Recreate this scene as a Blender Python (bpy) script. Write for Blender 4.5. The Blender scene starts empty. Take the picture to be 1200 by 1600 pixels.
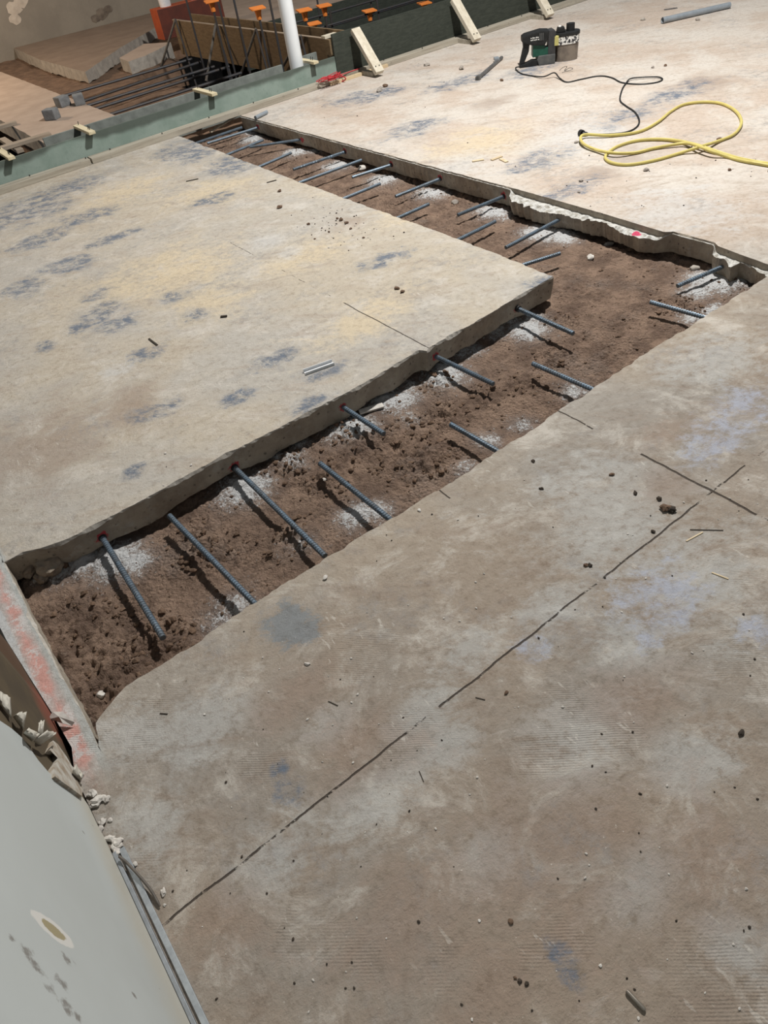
import bpy, bmesh, math, random
import numpy as np
from mathutils import Vector, Matrix, noise
random.seed(7)
C = bpy.context.scene.collection
# ---------------------------------------------------------------- camera solved from the photo's vanishing points
R = np.array([[0.7855360474, -0.6053019717, -0.1286181985],
              [-0.4935892144, -0.4875276209, -0.7201989352],
              [0.3732329107, 0.6292267810, -0.6817410450]])
F, H = 1112.706, 1.5
EYE = np.array([0, 0, H])
def ray(px, py): return R.T @ np.array([(px-600)/F, (py-800)/F, 1.0])
def G(px, py, z=0.0):
    d = ray(px, py); return Vector(EYE + d*((z-H)/d[2]))
def PY(px, py, Y):
    d = ray(px, py); return Vector(EYE + d*(Y/d[1]))
def PX(px, py, X):
    d = ray(px, py); return Vector(EYE + d*(X/d[0]))
cam = bpy.data.cameras.new('camera'); cam.sensor_fit = 'VERTICAL'; cam.sensor_height = 36; cam.sensor_width = 27
cam.lens = F*36/1600; cam.clip_start = .02; cam.clip_end = 100
co = bpy.data.objects.new('camera', cam); C.objects.link(co)
M = Matrix.Identity(4)
for i in range(3):
    M[i][0] = R[0, i]; M[i][1] = -R[1, i]; M[i][2] = -R[2, i]; M[i][3] = EYE[i]
co.matrix_world = M
S = bpy.context.scene; S.camera = co
S.view_settings.view_transform = 'Standard'; S.view_settings.look = 'None'; S.view_settings.gamma = 1
S.view_settings.use_curve_mapping = False; S.view_settings.exposure = 0.0

# ---------------------------------------------------------------- numpy value noise
def _hash(ix, iy, seed):
    h = (ix.astype(np.int64)*374761393 + iy.astype(np.int64)*668265263 + seed*974711) & 0x7fffffff
    h = ((h ^ (h >> 13))*1274126177) & 0x7fffffff
    return ((h ^ (h >> 16)) & 0xffff)/65535.0
def vnoise(x, y, seed=0):
    ix = np.floor(x); iy = np.floor(y); fx = x-ix; fy = y-iy
    fx = fx*fx*(3-2*fx); fy = fy*fy*(3-2*fy)
    a = _hash(ix, iy, seed); b = _hash(ix+1, iy, seed); c = _hash(ix, iy+1, seed); d = _hash(ix+1, iy+1, seed)
    return (a*(1-fx)+b*fx)*(1-fy) + (c*(1-fx)+d*fx)*fy
def fbm(x, y, s, octv=4, seed=0, g=.5):
    o = 0; a = 1; t = 0
    for k in range(octv):
        o = o + a*vnoise(x*s, y*s, seed+k*17); t += a; a *= g; s *= 2.03
    return o/t
def n1(t, s=1.0, seed=0, o=3):                      # 1-d fbm in -1..1
    return float(fbm(np.array([t]), np.array([seed*3.7]), s, o, seed)[0]*2-1)

# ---------------------------------------------------------------- materials
class NT:
    def __init__(s, name):
        s.m = bpy.data.materials.new(name); s.m.use_nodes = True
        s.t = s.m.node_tree; s.b = s.t.nodes['Principled BSDF']
        s.co = s.t.nodes.new('ShaderNodeNewGeometry').outputs['Position']
    def n(s, k, **kw):
        x = s.t.nodes.new(k)
        for a, v in kw.items(): setattr(x, a, v)
        return x
    def put(s, sock, v):
        if hasattr(v, 'links'): s.t.links.new(v, sock)
        else: sock.default_value = v
    def noise(s, sc, det=4, rough=.55, dist=0, vec=None):
        x = s.n('ShaderNodeTexNoise'); x.inputs['Scale'].default_value = sc; x.inputs['Detail'].default_value = det
        x.inputs['Roughness'].default_value = rough; x.inputs['Distortion'].default_value = dist
        s.put(x.inputs['Vector'], vec if vec is not None else s.co); return x.outputs[0]
    def math(s, op, a, b=0.0, c=0.0, clamp=False):
        x = s.n('ShaderNodeMath', operation=op, use_clamp=clamp)
        s.put(x.inputs[0], a); s.put(x.inputs[1], b); s.put(x.inputs[2], c); return x.outputs[0]
    def vm(s, op, a, b=(0, 0, 0)):
        x = s.n('ShaderNodeVectorMath', operation=op); s.put(x.inputs[0], a); s.put(x.inputs[1], b)
        return x.outputs['Value'] if op in ('LENGTH', 'DISTANCE') else x.outputs[0]
    def ss(s, v, a, b):                             # smoothstep a->b
        x = s.n('ShaderNodeMapRange', interpolation_type='SMOOTHSTEP')
        s.put(x.inputs['Value'], v); x.inputs['From Min'].default_value = a; x.inputs['From Max'].default_value = b
        return x.outputs[0]
    def mix(s, f, a, b, mode='MIX'):
        x = s.n('ShaderNodeMix', data_type='RGBA', blend_type=mode)
        s.put(x.inputs[0], f)
        for i, v in ((6, a), (7, b)): s.put(x.inputs[i], v if hasattr(v, 'links') else (*v, 1))
        return x.outputs[2]
    def xyz(s):
        x = s.n('ShaderNodeSeparateXYZ'); s.put(x.inputs[0], s.co); return x.outputs
    def scaled(s, v, vec=None):
        return s.vm('MULTIPLY', vec if vec is not None else s.co, v)
    def done(s, col, rough=.85, bump=None, bs=.5, bd=.01, metal=0, spec=.25):
        s.put(s.b.inputs['Base Color'], col if hasattr(col, 'links') else (*col, 1))
        s.put(s.b.inputs['Roughness'], rough); s.b.inputs['Metallic'].default_value = metal
        s.b.inputs['Specular IOR Level'].default_value = spec
        if bump is not None:
            x = s.n('ShaderNodeBump'); x.inputs['Strength'].default_value = bs; x.inputs['Distance'].default_value = bd
            s.put(x.inputs['Height'], bump); s.t.links.new(x.outputs[0], s.b.inputs['Normal'])
        return s.m
def simple(name, c1, c2=None, sc=20, rough=.7, metal=0, bs=.3, bd=.003, stretch=None, spec=.3):
    t = NT(name); v = t.scaled(stretch) if stretch else None
    n = t.noise(sc, 5, .6, 0, v)
    c = t.mix(t.ss(n, .3, .7), c1, c2 or tuple(x*.7 for x in c1))
    return t.done(c, rough, n, bs, bd, metal, spec)

def patches(t, lst):                                # signed distance-like value, min over ellipses, <1 inside
    out = None
    for (p, r) in lst:
        d = t.vm('LENGTH', t.vm('MULTIPLY', t.vm('SUBTRACT', t.co, tuple(p)), (1/r[0], 1/r[1], 0 if len(r) < 3 else 1/r[2])))
        out = d if out is None else t.math('MINIMUM', out, d)
    return out
def gp(px, py, rx, ry): return (G(px, py), (rx, ry))

def concrete_top():
    t = NT('old_concrete_floor'); x, y, z = t.xyz()
    big = t.noise(1.3, 6, .62, .5); mid = t.noise(5, 8, .72, .5); fine = t.noise(34, 8, .75); sp = t.noise(120, 4, .7)
    sv = t.vm('MULTIPLY', t.co, (.8, .8, 1)); rot = t.n('ShaderNodeVectorRotate', rotation_type='Z_AXIS'); t.put(rot.inputs['Vector'], t.co); rot.inputs['Angle'].default_value = .69
    streak = t.noise(7, 8, .75, .6, t.scaled((.55, 1.5, 1), rot.outputs[0]))
    near = t.ss(t.math('ADD', y, t.math('MULTIPLY', mid, .5)), 2.3, 1.1)         # foreground slab's tan grey tone, darkened further for its distance from the lamp
    c = t.mix(t.ss(big, .38, .62), (.47, .42, .345), (.44, .415, .375))
    farr = t.ss(x, 2.6, 3.1)
    c = t.mix(farr, c, t.mix(t.ss(big, .38, .6), (.50, .42, .355), (.57, .525, .475)))
    c = t.mix(near, c, t.mix(t.ss(big, .38, .62), (.31, .258, .208), (.282, .256, .226)))
    c = t.mix(t.math('MULTIPLY', t.ss(mid, .50, .66), .55), c, (.58, .55, .505))
    c = t.mix(t.math('MULTIPLY', t.ss(streak, .50, .66), .5), c, t.mix(near, (.36, .295, .235), (.25, .195, .155)))
    c = t.mix(t.math('MULTIPLY', t.ss(streak, .46, .34), .35), c, (.56, .535, .50))
    wob = t.math('ADD', t.math('MULTIPLY', t.math('SUBTRACT', mid, .5), 3.2), t.math('ADD', t.math('MULTIPLY', t.math('SUBTRACT', fine, .5), 2.2), t.math('MULTIPLY', t.math('SUBTRACT', streak, .5), 3.2)))
    brk2 = t.math('ADD', .12, t.math('MULTIPLY', t.ss(t.noise(13, 9, .82, .3, t.scaled((.85, 1.15, 1), rot.outputs[0])), .42, .58), .88))
    def cls(lst, col, k, lo=.4, hi=1.2, c=None, broken=False):
        d = t.math('ADD', patches(t, lst), wob); m = t.math('MULTIPLY', t.ss(d, hi, lo), k)
        if broken: m = t.math('MULTIPLY', m, brk2)
        return t.mix(m, c, col)
    c = cls([gp(270, 425, .42, .32), gp(330, 470, .2, .2), gp(190, 300, .35, .25), gp(330, 300, .3, .3), gp(470, 400, .25, .2),
             gp(760, 225, .4, .35), gp(560, 290, .2, .2), gp(640, 330, .2, .2), gp(560, 500, .3, .15)], (.60, .50, .345), .7, .0, 1.35, c)
    c = cls([gp(415, 378, .12, .1), gp(450, 395, .1, .08), gp(180, 580, .08, .08), gp(600, 1255, .13, .08), gp(420, 1345, .1, .07), gp(900, 210, .5, .3), gp(720, 260, .3, .2), gp(1050, 330, .3, .3),
             gp(955, 790, .28, .2), gp(1090, 900, .2, .2), gp(900, 1170, .16, .1), gp(1120, 560, .2, .15), gp(230, 1290, .08, .12), gp(860, 960, .12, .08), gp(740, 1010, .1, .08), gp(980, 1010, .1, .1),
             gp(650, 1120, .1, .06), gp(760, 1330, .06, .05), gp(520, 1130, .08, .06), gp(1000, 1380, .1, .05), gp(330, 1120, .12, .09), gp(200, 1150, .09, .09), gp(700, 1170, .08, .05), gp(1080, 1180, .1, .08), gp(1150, 1480, .06, .06)], t.mix(near, (.53, .53, .525), (.43, .435, .425)), .6, .1, 1.4, c)
    c = cls([gp(650, 1420, .2, .12), gp(860, 1330, .25, .2), gp(560, 1160, .12, .12), gp(550, 348, .13, .1), gp(935, 270, .14, .12), gp(1040, 760, .1, .08), gp(720, 300, .1, .1), gp(990, 240, .2, .15), gp(770, 160, .2, .15), gp(1100, 130, .3, .2),
             gp(1030, 680, .12, .06), gp(760, 1560, .12, .06), gp(1100, 1350, .14, .12), gp(470, 690, .12, .1), gp(200, 640, .2, .2), gp(60, 700, .3, .3), gp(350, 1450, .1, .1), gp(470, 1080, .14, .08), gp(990, 1090, .14, .1)], (.27, .195, .15), .5, .1, 1.3, c)
    c = cls([gp(160, 490, .10, .11), gp(180, 505, .11, .07), gp(70, 542, .05, .05), gp(125, 512, .06, .05), gp(372, 622, .05, .04), gp(480, 634, .07, .04), gp(210, 735, .04, .03), gp(150, 460, .06, .06),
             gp(45, 330, .26, .2), gp(90, 300, .3, .16), gp(110, 415, .12, .12), gp(60, 375, .2, .1), gp(40, 450, .12, .1), gp(270, 464, .07, .05), gp(305, 492, .05, .06), gp(130, 340, .15, .1),
             gp(330, 312, .14, .08), gp(300, 235, .2, .25), gp(370, 255, .2, .2), gp(170, 375, .2, .05), gp(235, 550, .07, .05), gp(430, 560, .08, .05), gp(250, 640, .1, .05),
             gp(590, 148, .25, .12), gp(545, 155, .2, .1), gp(715, 128, .25, .12), gp(1050, 150, .3, .1), gp(830, 108, .25, .12), gp(860, 435, .1, .06), gp(600, 405, .1, .06), gp(650, 200, .2, .12), gp(840, 250, .2, .1), gp(1000, 400, .2, .06), gp(880, 300, .2, .08), gp(980, 180, .2, .1),
             gp(455, 1232, .025, .03), gp(440, 1200, .02, .02), gp(878, 1495, .014, .03), gp(890, 1525, .012, .02), gp(500, 585, .1, .05)], (.125, .155, .205), .95, .55, 1.65, c, True)
    c = t.mix(t.math('MULTIPLY', t.math('MULTIPLY', t.ss(t.noise(2.2, 5, .7), .5, .64), t.ss(t.noise(19, 9, .8), .46, .58)), .5), c, (.27, .265, .265))
    mk = t.math('ADD', patches(t, [gp(452, 978, .075, .065), gp(480, 985, .06, .05), gp(455, 955, .03, .05)]), t.math('MULTIPLY', wob, .85))
    c = t.mix(t.math('MULTIPLY', t.ss(mk, 1.15, .6), .8), c, (.19, .215, .235))
    c = cls([gp(1035, 925, .12, .09), gp(1060, 945, .12, .06), gp(1015, 1000, .05, .03), gp(1190, 985, .06, .06), gp(1150, 640, .2, .1), gp(830, 1010, .04, .04), gp(1110, 700, .12, .06)], (.37, .40, .49), .75, .4, 1.3, c, True)
    # pink overspray and chalky edge on the sill by the wall
    sill = t.math('MULTIPLY', t.ss(t.math('ADD', x, t.math('MULTIPLY', wob, .008)), -.165, -.185), t.ss(t.math('ADD', y, t.math('MULTIPLY', wob, .05)), 1.1, 1.26))
    pn = t.noise(7, 4, .6); rid = t.math('ABSOLUTE', t.math('ADD', x, .222))
    pk = t.mix(t.math('MULTIPLY', t.ss(t.math('ADD', rid, t.math('MULTIPLY', t.math('SUBTRACT', pn, .5), .12)), .032, .004), .9), (.47, .42, .40), (.60, .31, .27))
    pk = t.mix(t.math('MULTIPLY', t.ss(t.noise(13, 8, .78, .3), .50, .57), .85), pk, (.60, .59, .58))
    pk = t.mix(t.ss(t.math('ADD', x, t.math('MULTIPLY', t.math('SUBTRACT', fine, .5), .03)), -.205, -.19), pk, (.44, .46, .45))
    pk = t.mix(t.math('MULTIPLY', t.ss(t.math('ADD', x, t.math('MULTIPLY', t.math('SUBTRACT', mid, .5), .03)), -.243, -.250), .85), pk, (.52, .54, .55))
    c = t.mix(t.math('MULTIPLY', sill, .95), c, pk)
    c = t.mix(t.math('MULTIPLY', t.ss(fine, .48, .68), .55), c, t.mix(1.0, c, (.60, .55, .50), 'MULTIPLY'))
    c = t.mix(t.math('MULTIPLY', t.ss(fine, .46, .30), .45), c, t.mix(1.0, c, (1.3, 1.3, 1.3), 'MULTIPLY'))
    c = t.mix(t.math('MULTIPLY', t.ss(sp, .66, .74), .75), c, (.09, .065, .05))
    c = t.mix(t.math('MULTIPLY', t.ss(t.noise(85, 4, .7), .66, .73), .6), c, (.68, .65, .60))
    fl = t.noise(60, 3, .6, .2, t.scaled((1, .28, 1)))
    c = t.mix(t.math('MULTIPLY', t.math('MULTIPLY', t.ss(fl, .62, .68), t.ss(t.noise(3, 4), .52, .6)), .45), c, (.62, .59, .54))
    # saw joints filled with dirt: (axis, position, from, to, half width)
    jm = None; brk = t.noise(7, 5, .75); wig = t.math('ADD', t.math('MULTIPLY', t.math('SUBTRACT', t.noise(9, 3), .5), .014), t.math('MULTIPLY', t.math('SUBTRACT', fine, .5), .006))
    jx = G(1075, 748).x; jl = G(600, 507).x
    for ax, pos, lo, hi, w, th in ((0, .757, -.3, 1.75, .0032, .47), (0, .757, 1.7, 3.1, .003, .5), (1, jx, .62, 1.01, .005, .36), (1, jx, .3, .64, .003, .55), (1, jx, 1.2, 1.37, .0035, .47),
                                   (1, jl, 1.9, 2.62, .0032, .45), (1, jl, 2.6, 3.9, .002, .54), (1, G(700, 776).x, 1.285, 1.37, .003, .35)):
        u, v = (y, x) if ax == 0 else (x, y)
        m = t.ss(t.math('ABSOLUTE', t.math('ADD', t.math('SUBTRACT', u, pos), wig)), w, w*.45)
        m = t.math('MULTIPLY', m, t.math('MULTIPLY', t.math('GREATER_THAN', v, lo), t.math('LESS_THAN', v, hi)))
        m = t.math('MULTIPLY', m, t.ss(brk, th-.05, th+.03))
        jm = m if jm is None else t.math('MAXIMUM', jm, m)
    c = t.mix(t.math('MULTIPLY', jm, .93), c, (.05, .038, .03))
    # fine trowel combing
    w = t.n('ShaderNodeTexWave', wave_type='BANDS', bands_direction='Y'); w.inputs['Scale'].default_value = 62
    w.inputs['Distortion'].default_value = 9; w.inputs['Detail'].default_value = 2; w.inputs['Detail Scale'].default_value = .14
    t.put(w.inputs['Vector'], t.scaled((.5, .9, 1), rot.outputs[0]))
    comb = t.math('MULTIPLY', t.math('MULTIPLY', w.outputs[1], t.ss(t.noise(3.1, 4), .52, .62)), t.ss(y, 1.9, 1.2))
    c = t.mix(t.math('MULTIPLY', comb, .13), c, (.20, .16, .13))
    h = t.math('ADD', t.math('MULTIPLY', fine, .7), t.math('MULTIPLY', sp, .35))
    h = t.math('ADD', h, t.math('MULTIPLY', mid, .9)); h = t.math('ADD', h, t.math('MULTIPLY', comb, .09))
    h = t.math('SUBTRACT', h, t.math('MULTIPLY', jm, 1.2))
    return t.done(c, .8, h, .85, .008, 0, .25)

HOLES = []
def concrete_side():
    t = NT('cut_concrete_face')
    n = t.noise(14, 6, .65); sp = t.noise(60, 4, .6); v = t.n('ShaderNodeTexVoronoi'); v.inputs['Scale'].default_value = 42; t.put(v.inputs['Vector'], t.co)
    c = t.mix(t.ss(n, .35, .65), (.40, .355, .29), (.30, .262, .215))
    c = t.mix(t.math('MULTIPLY', t.ss(v.outputs['Distance'], .30, .18), t.ss(sp, .45, .6)), c, (.17, .15, .13))
    c = t.mix(t.math('MULTIPLY', t.ss(t.noise(20, 5), .58, .7), .5), c, (.45, .43, .39))
    red = t.math('ADD', patches(t, [(p, (.021, .021, .02)) for p in HOLES]), t.math('MULTIPLY', t.math('SUBTRACT', sp, .5), 2.2))
    c = t.mix(t.math('MULTIPLY', t.ss(red, 1.2, .75), .85), c, (.46, .02, .045))
    return t.done(c, .9, t.math('ADD', n, t.math('MULTIPLY', sp, .4)), .7, .012)
def rubble_mat():
    t = NT('broken_concrete_ledge'); n = t.noise(30, 6, .7)
    c = t.mix(t.ss(n, .35, .6), (.33, .31, .27), (.60, .60, .58))
    pk = t.math('ADD', patches(t, [(G(995, 366, -.03), (.018, .024, .05))]), t.math('MULTIPLY', t.math('SUBTRACT', n, .5), 2))
    c = t.mix(t.ss(pk, 1.1, .8), c, (.62, .08, .16))
    return t.done(c, .9, n, .8, .015)
def soil_mat():
    t = NT('damp_brown_soil'); n = t.noise(9, 6, .65); f = t.noise(55, 6, .7); g = t.noise(150, 4, .7)
    c = t.mix(t.ss(n, .35, .65), (.35, .245, .182), (.19, .130, .099))
    c = t.mix(t.math('MULTIPLY', t.ss(f, .45, .7), .6), c, (.12, .078, .056))
    c = t.mix(t.math('MULTIPLY', t.ss(t.noise(70, 5, .75), .60, .68), .45), c, (.44, .36, .30))
    a = t.n('ShaderNodeAttribute', attribute_name='dust').outputs['Fac']
    d = t.math('ADD', a, t.math('ADD', t.math('MULTIPLY', t.math('SUBTRACT', f, .5), 1.6), t.math('MULTIPLY', t.math('SUBTRACT', g, .5), 1.3)))
    c = t.mix(t.math('MULTIPLY', t.ss(a, .0, .6), .55), c, (.36, .33, .315))
    c = t.mix(t.math('MULTIPLY', t.ss(t.noise(3, 6, .7), .55, .7), .35), c, (.30, .25, .22))
    c = t.mix(t.math('MULTIPLY', t.ss(d, .33, .68), .95), c, (.70, .71, .72))
    c = t.mix(t.math('MULTIPLY', t.ss(g, .72, .78), .7), c, (.5, .42, .36))
    vo = t.n('ShaderNodeTexVoronoi'); vo.inputs['Scale'].default_value = 85; t.put(vo.inputs['Vector'], t.co)
    lump = t.math('MULTIPLY', t.math('SUBTRACT', 1.0, vo.outputs['Distance']), t.ss(t.noise(6, 5, .7), .38, .62))
    h = t.math('ADD', t.math('MULTIPLY', f, .8), t.math('ADD', t.math('MULTIPLY', g, .5), t.math('MULTIPLY', lump, .6)))
    return t.done(c, .92, h, 1.0, .022, 0, .15)

def wood(name, c1, c2, axis=0, sc=5, rough=.75):
    st = [9, 9, 9]; st[axis] = .6
    t = NT(name); n = t.noise(sc, 5, .6, .4, t.scaled(tuple(st))); f = t.noise(30, 3)
    c = t.mix(t.ss(n, .3, .7), c1, c2); c = t.mix(t.math('MULTIPLY', t.ss(f, .6, .75), .4), c, tuple(v*.55 for v in c2))
    return t.done(c, rough, n, .25, .003)

# ---------------------------------------------------------------- object helpers
def link(o, parent=None):
    C.objects.link(o)
    if parent is not None:
        o.parent = parent; o.matrix_parent_inverse = Matrix.Identity(4)
    return o
def tag(o, label=None, cat=None, group=None, kind=None):
    if label: o['label'] = label
    if cat: o['category'] = cat
    if group: o['group'] = group
    if kind: o['kind'] = kind
    return o
def empty(name, loc, rz=0):
    o = bpy.data.objects.new(name, None); o.empty_display_size = .05; o.location = loc; o.rotation_euler = (0, 0, rz)
    return link(o)
class MB:
    def __init__(s): s.v = []; s.f = []; s.m = []
    def add(s, vs, fs, mi=0):
        b = len(s.v); s.v += [Vector(v) for v in vs]; s.f += [[b+i for i in f] for f in fs]; s.m += [mi]*len(fs); return s
    def box(s, lo, hi, mi=0, mat=None):
        vs = [Vector((x, y, z)) for x in (lo[0], hi[0]) for y in (lo[1], hi[1]) for z in (lo[2], hi[2])]
        if mat is not None: vs = [mat @ v for v in vs]
        return s.add(vs, [(0, 1, 3, 2), (4, 6, 7, 5), (0, 4, 5, 1), (2, 3, 7, 6), (0, 2, 6, 4), (1, 5, 7, 3)], mi)
    def tube(s, pts, r, seg=10, cap=True, mi=0):
        pts = [Vector(p) for p in pts]; n = len(pts); rs = r if isinstance(r, (list, tuple)) else [r]*n
        up = None; rings = []
        for i, p in enumerate(pts):
            d = (pts[min(i+1, n-1)]-pts[max(i-1, 0)]).normalized()
            if up is None: up = Vector((0, 0, 1)) if abs(d.z) < .9 else Vector((1, 0, 0))
            a = d.cross(up).normalized(); up = a.cross(d).normalized()
            rings.append([p + (a*math.cos(2*math.pi*k/seg)+up*math.sin(2*math.pi*k/seg))*rs[i] for k in range(seg)])
        vs = [v for rg in rings for v in rg]; fs = []
        for i in range(n-1):
            for k in range(seg):
                a0 = i*seg+k; a1 = i*seg+(k+1) % seg
                fs.append((a0, a1, a1+seg, a0+seg))
        if cap: fs += [tuple(range(seg))[::-1], tuple((n-1)*seg+k for k in range(seg))]
        return s.add(vs, fs, mi)
    def prism(s, poly, z0, z1, mi=0, mat=None):      # poly in xy, extruded along z, optional matrix
        n = len(poly); vs = [Vector((p[0], p[1], z0)) for p in poly]+[Vector((p[0], p[1], z1)) for p in poly]
        if mat is not None: vs = [mat @ v for v in vs]
        return s.add(vs, [tuple(range(n))[::-1], tuple(range(n, 2*n))]+[(i, (i+1) % n, (i+1) % n+n, i+n) for i in range(n)], mi)
    def rock(s, c, r, seed, flat=.7, sub=2, rough=.45, mi=0):
        bm = bmesh.new(); bmesh.ops.create_icosphere(bm, subdivisions=sub, radius=1)
        k = Vector((seed*1.37, seed*.71, seed*2.3)); vs = []
        sx = .8+.5*((seed*7.13) % 1); rot = Matrix.Rotation(seed*2.1, 3, 'Z')
        for v in bm.verts:
            p = v.co; q = p*(1+rough*(noise.noise(p*1.3+k)+.5*noise.noise(p*3.1+k)))
            q = rot @ Vector((q.x*sx, q.y/sx, q.z*flat)); vs.append(Vector(c)+q*r)
        fs = [[v.index for v in f.verts] for f in bm.faces]; bm.free()
        return s.add(vs, fs, mi)
    def build(s, name, mats, parent=None, origin=None, smooth=False, bevel=0, local=False):
        me = bpy.data.meshes.new(name); o0 = Vector(origin) if origin is not None else Vector((0, 0, 0))
        me.from_pydata([v-o0 for v in s.v], [], s.f); me.update()
        for m in (mats if isinstance(mats, (list, tuple)) else [mats]): me.materials.append(m)
        me.polygons.foreach_set('material_index', s.m)
        bm = bmesh.new(); bm.from_mesh(me); bmesh.ops.recalc_face_normals(bm, faces=bm.faces)
        if bevel:
            es = [e for e in bm.edges if len(e.link_faces) == 2 and e.calc_face_angle(0) > .6]
            bmesh.ops.bevel(bm, geom=es, offset=bevel, segments=2, profile=.7, affect='EDGES', clamp_overlap=True)
        bm.to_mesh(me); bm.free()
        if smooth:
            me.polygons.foreach_set('use_smooth', [True]*len(me.polygons)); me.set_sharp_from_angle(angle=math.radians(40))
        o = bpy.data.objects.new(name, me); o.location = o0; return link(o, parent)
def smooth_path(pts, n=6):                           # Catmull-Rom
    P = [Vector(p) for p in pts]; P = [P[0]*2-P[1]]+P+[P[-1]*2-P[-2]]; out = []
    for i in range(1, len(P)-2):
        for k in range(n):
            u = k/n; a, b, c, d = P[i-1:i+3]
            out.append(.5*((2*b)+(c-a)*u+(2*a-5*b+4*c-d)*u*u+(3*b-a-3*c+d)*u**3))
    return out+[P[-2]]

# ================================================================ dowel layout (pixels on the photo -> metres)
ZB = -.058
LB = [((160, 840), (255, 997)), ((367, 731), (508, 869)), ((533, 634), (600, 678)), ((679, 556), (771, 600)), ((811, 483), (896, 521))]
RB = [((395, 940), (265, 806)), ((605, 808), (500, 724)), ((772, 702), (704, 663)), ((920, 606), (832, 568)), ((1098, 495), (1016, 472))]
FB = [((1147, 409), (1058, 447)), ((895, 332), (790, 387)), ((780, 310), (715, 336)), ((686, 280), (618, 307)), ((610, 258), (550, 277)),
      ((537, 238), (458, 265)), ((478, 217), (390, 230)), ((410, 197), (324, 224))]
NB = [((827, 411), (875, 396)), ((717, 374), (774, 346)), ((625, 339), (670, 319)), ((543, 308), (594, 287)), ((472, 284), (565, 250)),
      ((409, 259), (455, 239)), ((359, 240), (411, 219)), ((311, 222), (378, 199))]
YL, YR = 2.025, 1.355
def xfar(y): return 2.885 + (6.03-y)*.0165
XL = 2.215
for a, b in LB:
    HOLES.append(PY(*a, YL))
for a, b in FB:
    q = G(*a, ZB); HOLES.append(Vector((xfar(q.y), q.y, ZB+.005)))

M_top = concrete_top(); M_side = concrete_side(); M_ledge = rubble_mat(); M_rim = simple('chipped_pale_rim', (.50, .48, .44), (.36, .33, .29), 45, .9, 0, .6, .006); M_soil = soil_mat()

# ================================================================ slabs
def jag(pts, step=.014, amp=.006, seed=1):           # subdivide an open polyline and roughen it
    out = []; s = 0
    for a, b in zip(pts[:-1], pts[1:]):
        a = Vector(a[:2]); b = Vector(b[:2]); L = (b-a).length; n = max(1, int(L/step)); d = (b-a)/max(L, 1e-6); nn = Vector((-d.y, d.x))
        for i in range(n):
            out.append(a+(b-a)*i/n + nn*amp*(n1(s+L*i/n, 9, seed)+.5*n1(s+L*i/n, 45, seed+5)))
        s += L
    out.append(Vector(pts[-1][:2])); return out
def slab(name, rough, closing, inward, zb=-.105, seed=3, under=.014, label=None):
    """rough: jagged polyline of the exposed edge; closing: the rest of the outline; inward(p): unit vector into the slab"""
    mb = MB(); n = len(rough); A = []; B = []; D = []
    for i, p in enumerate(rough):
        s = p.x*1.3+p.y; w = inward(p); chip = max(0, n1(s, 11, seed))*.012+max(0, n1(s, 37, seed+2))*.009+max(0, n1(s, 90, seed+3))*.004
        A.append(Vector((p.x, p.y, 0))+Vector((*(w*chip), 0)))
        B.append(Vector((p.x, p.y, -.004-chip*1.2)))
        D.append(p)
    zs = [.3, .65, 1]; rings = [A, B]
    for k, fz in enumerate(zs):
        rg = []
        for i, p in enumerate(D):
            s = p.x*1.3+p.y; w = inward(p)
            z = -.012+(zb*(1+.16*n1(s, 5, seed+9))+.012)*fz
            off = under*fz*(.5+.8*max(-.6, n1(s, 6+3*k, seed+20+k)))+.003*n1(s, 50, seed+31+k)
            rg.append(Vector((p.x, p.y, z))+Vector((*(w*off), 0)))
        rings.append(rg)
    rings.append([v+Vector((*(inward(p)*.25), 0)) for v, p in zip(rings[-1], D)])
    for a, b in zip(rings[:-1], rings[1:]):
        mb.add(a+b, [(i, i+1, n+i+1, n+i) for i in range(n-1)], 2 if a is A else 1)
    mb.add(A+[Vector((*c, 0)) for c in closing], [tuple(range(n+len(closing)))], 0)
    mb.add([A[0], A[-1]]+[Vector((*c, 0)) for c in closing]+[A[0]+Vector((0, 0, zb)), A[-1]+Vector((0, 0, zb))]+[Vector((*c, zb)) for c in closing],
           [(1, 2, 4+len(closing), 3+len(closing)), (0, 1+len(closing), 3+2*len(closing), 2+len(closing))] +
           [(2+i, 3+i, 5+len(closing)+i-0, 4+len(closing)+i) for i in range(len(closing)-1)], 1)
    me = bpy.data.meshes.new(name); me.from_pydata(mb.v, [], mb.f); me.materials.append(M_top); me.materials.append(M_side); me.materials.append(M_rim)
    me.polygons.foreach_set('material_index', mb.m)
    bm = bmesh.new(); bm.from_mesh(me); bmesh.ops.triangulate(bm, faces=[f for f in bm.faces if len(f.verts) > 4], ngon_method='EAR_CLIP')
    bmesh.ops.remove_doubles(bm, verts=bm.verts, dist=1e-5); bmesh.ops.recalc_face_normals(bm, faces=bm.faces); bm.to_mesh(me); bm.free()
    o = bpy.data.objects.new(name, me); link(o); o['kind'] = 'structure'
    if label: o['label'] = label
    return o
# the slab between the two trenches
ep = [(-.19, YL+.05), G(35, 864), G(70, 856), G(100, 845), G(160, 815), G(250, 766), G(360, 707), G(507, 632), G(565, 602), G(655, 548), G(668, 549), G(676, 541), G(740, 505), G(800, 469), G(865, 431)]
ep = [Vector(p[:2]) for p in ep]
hid = [Vector(G(*p)[:2]) for p in ((700, 367), (471, 285), (287, 215))]+[Vector((G(287, 215).x, 6.02))]
e1 = jag(ep+hid, .014, .005, 4)
corner = ep[-1]
def in_left(p):
    a = Vector((0, 1)); b = Vector((-1, 0))
    return a if p.y < corner.y+.05 and p.x < corner.x-.05 else (b if p.y > corner.y+.05 else (a+b).normalized())
slab('floor', e1, [(.3, 6.06), (-2.2, 6.06), (-2.2, YL+.05)], in_left, -.1, 3, .016, 'pale stained concrete floor slab between the two trenches')
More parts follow.
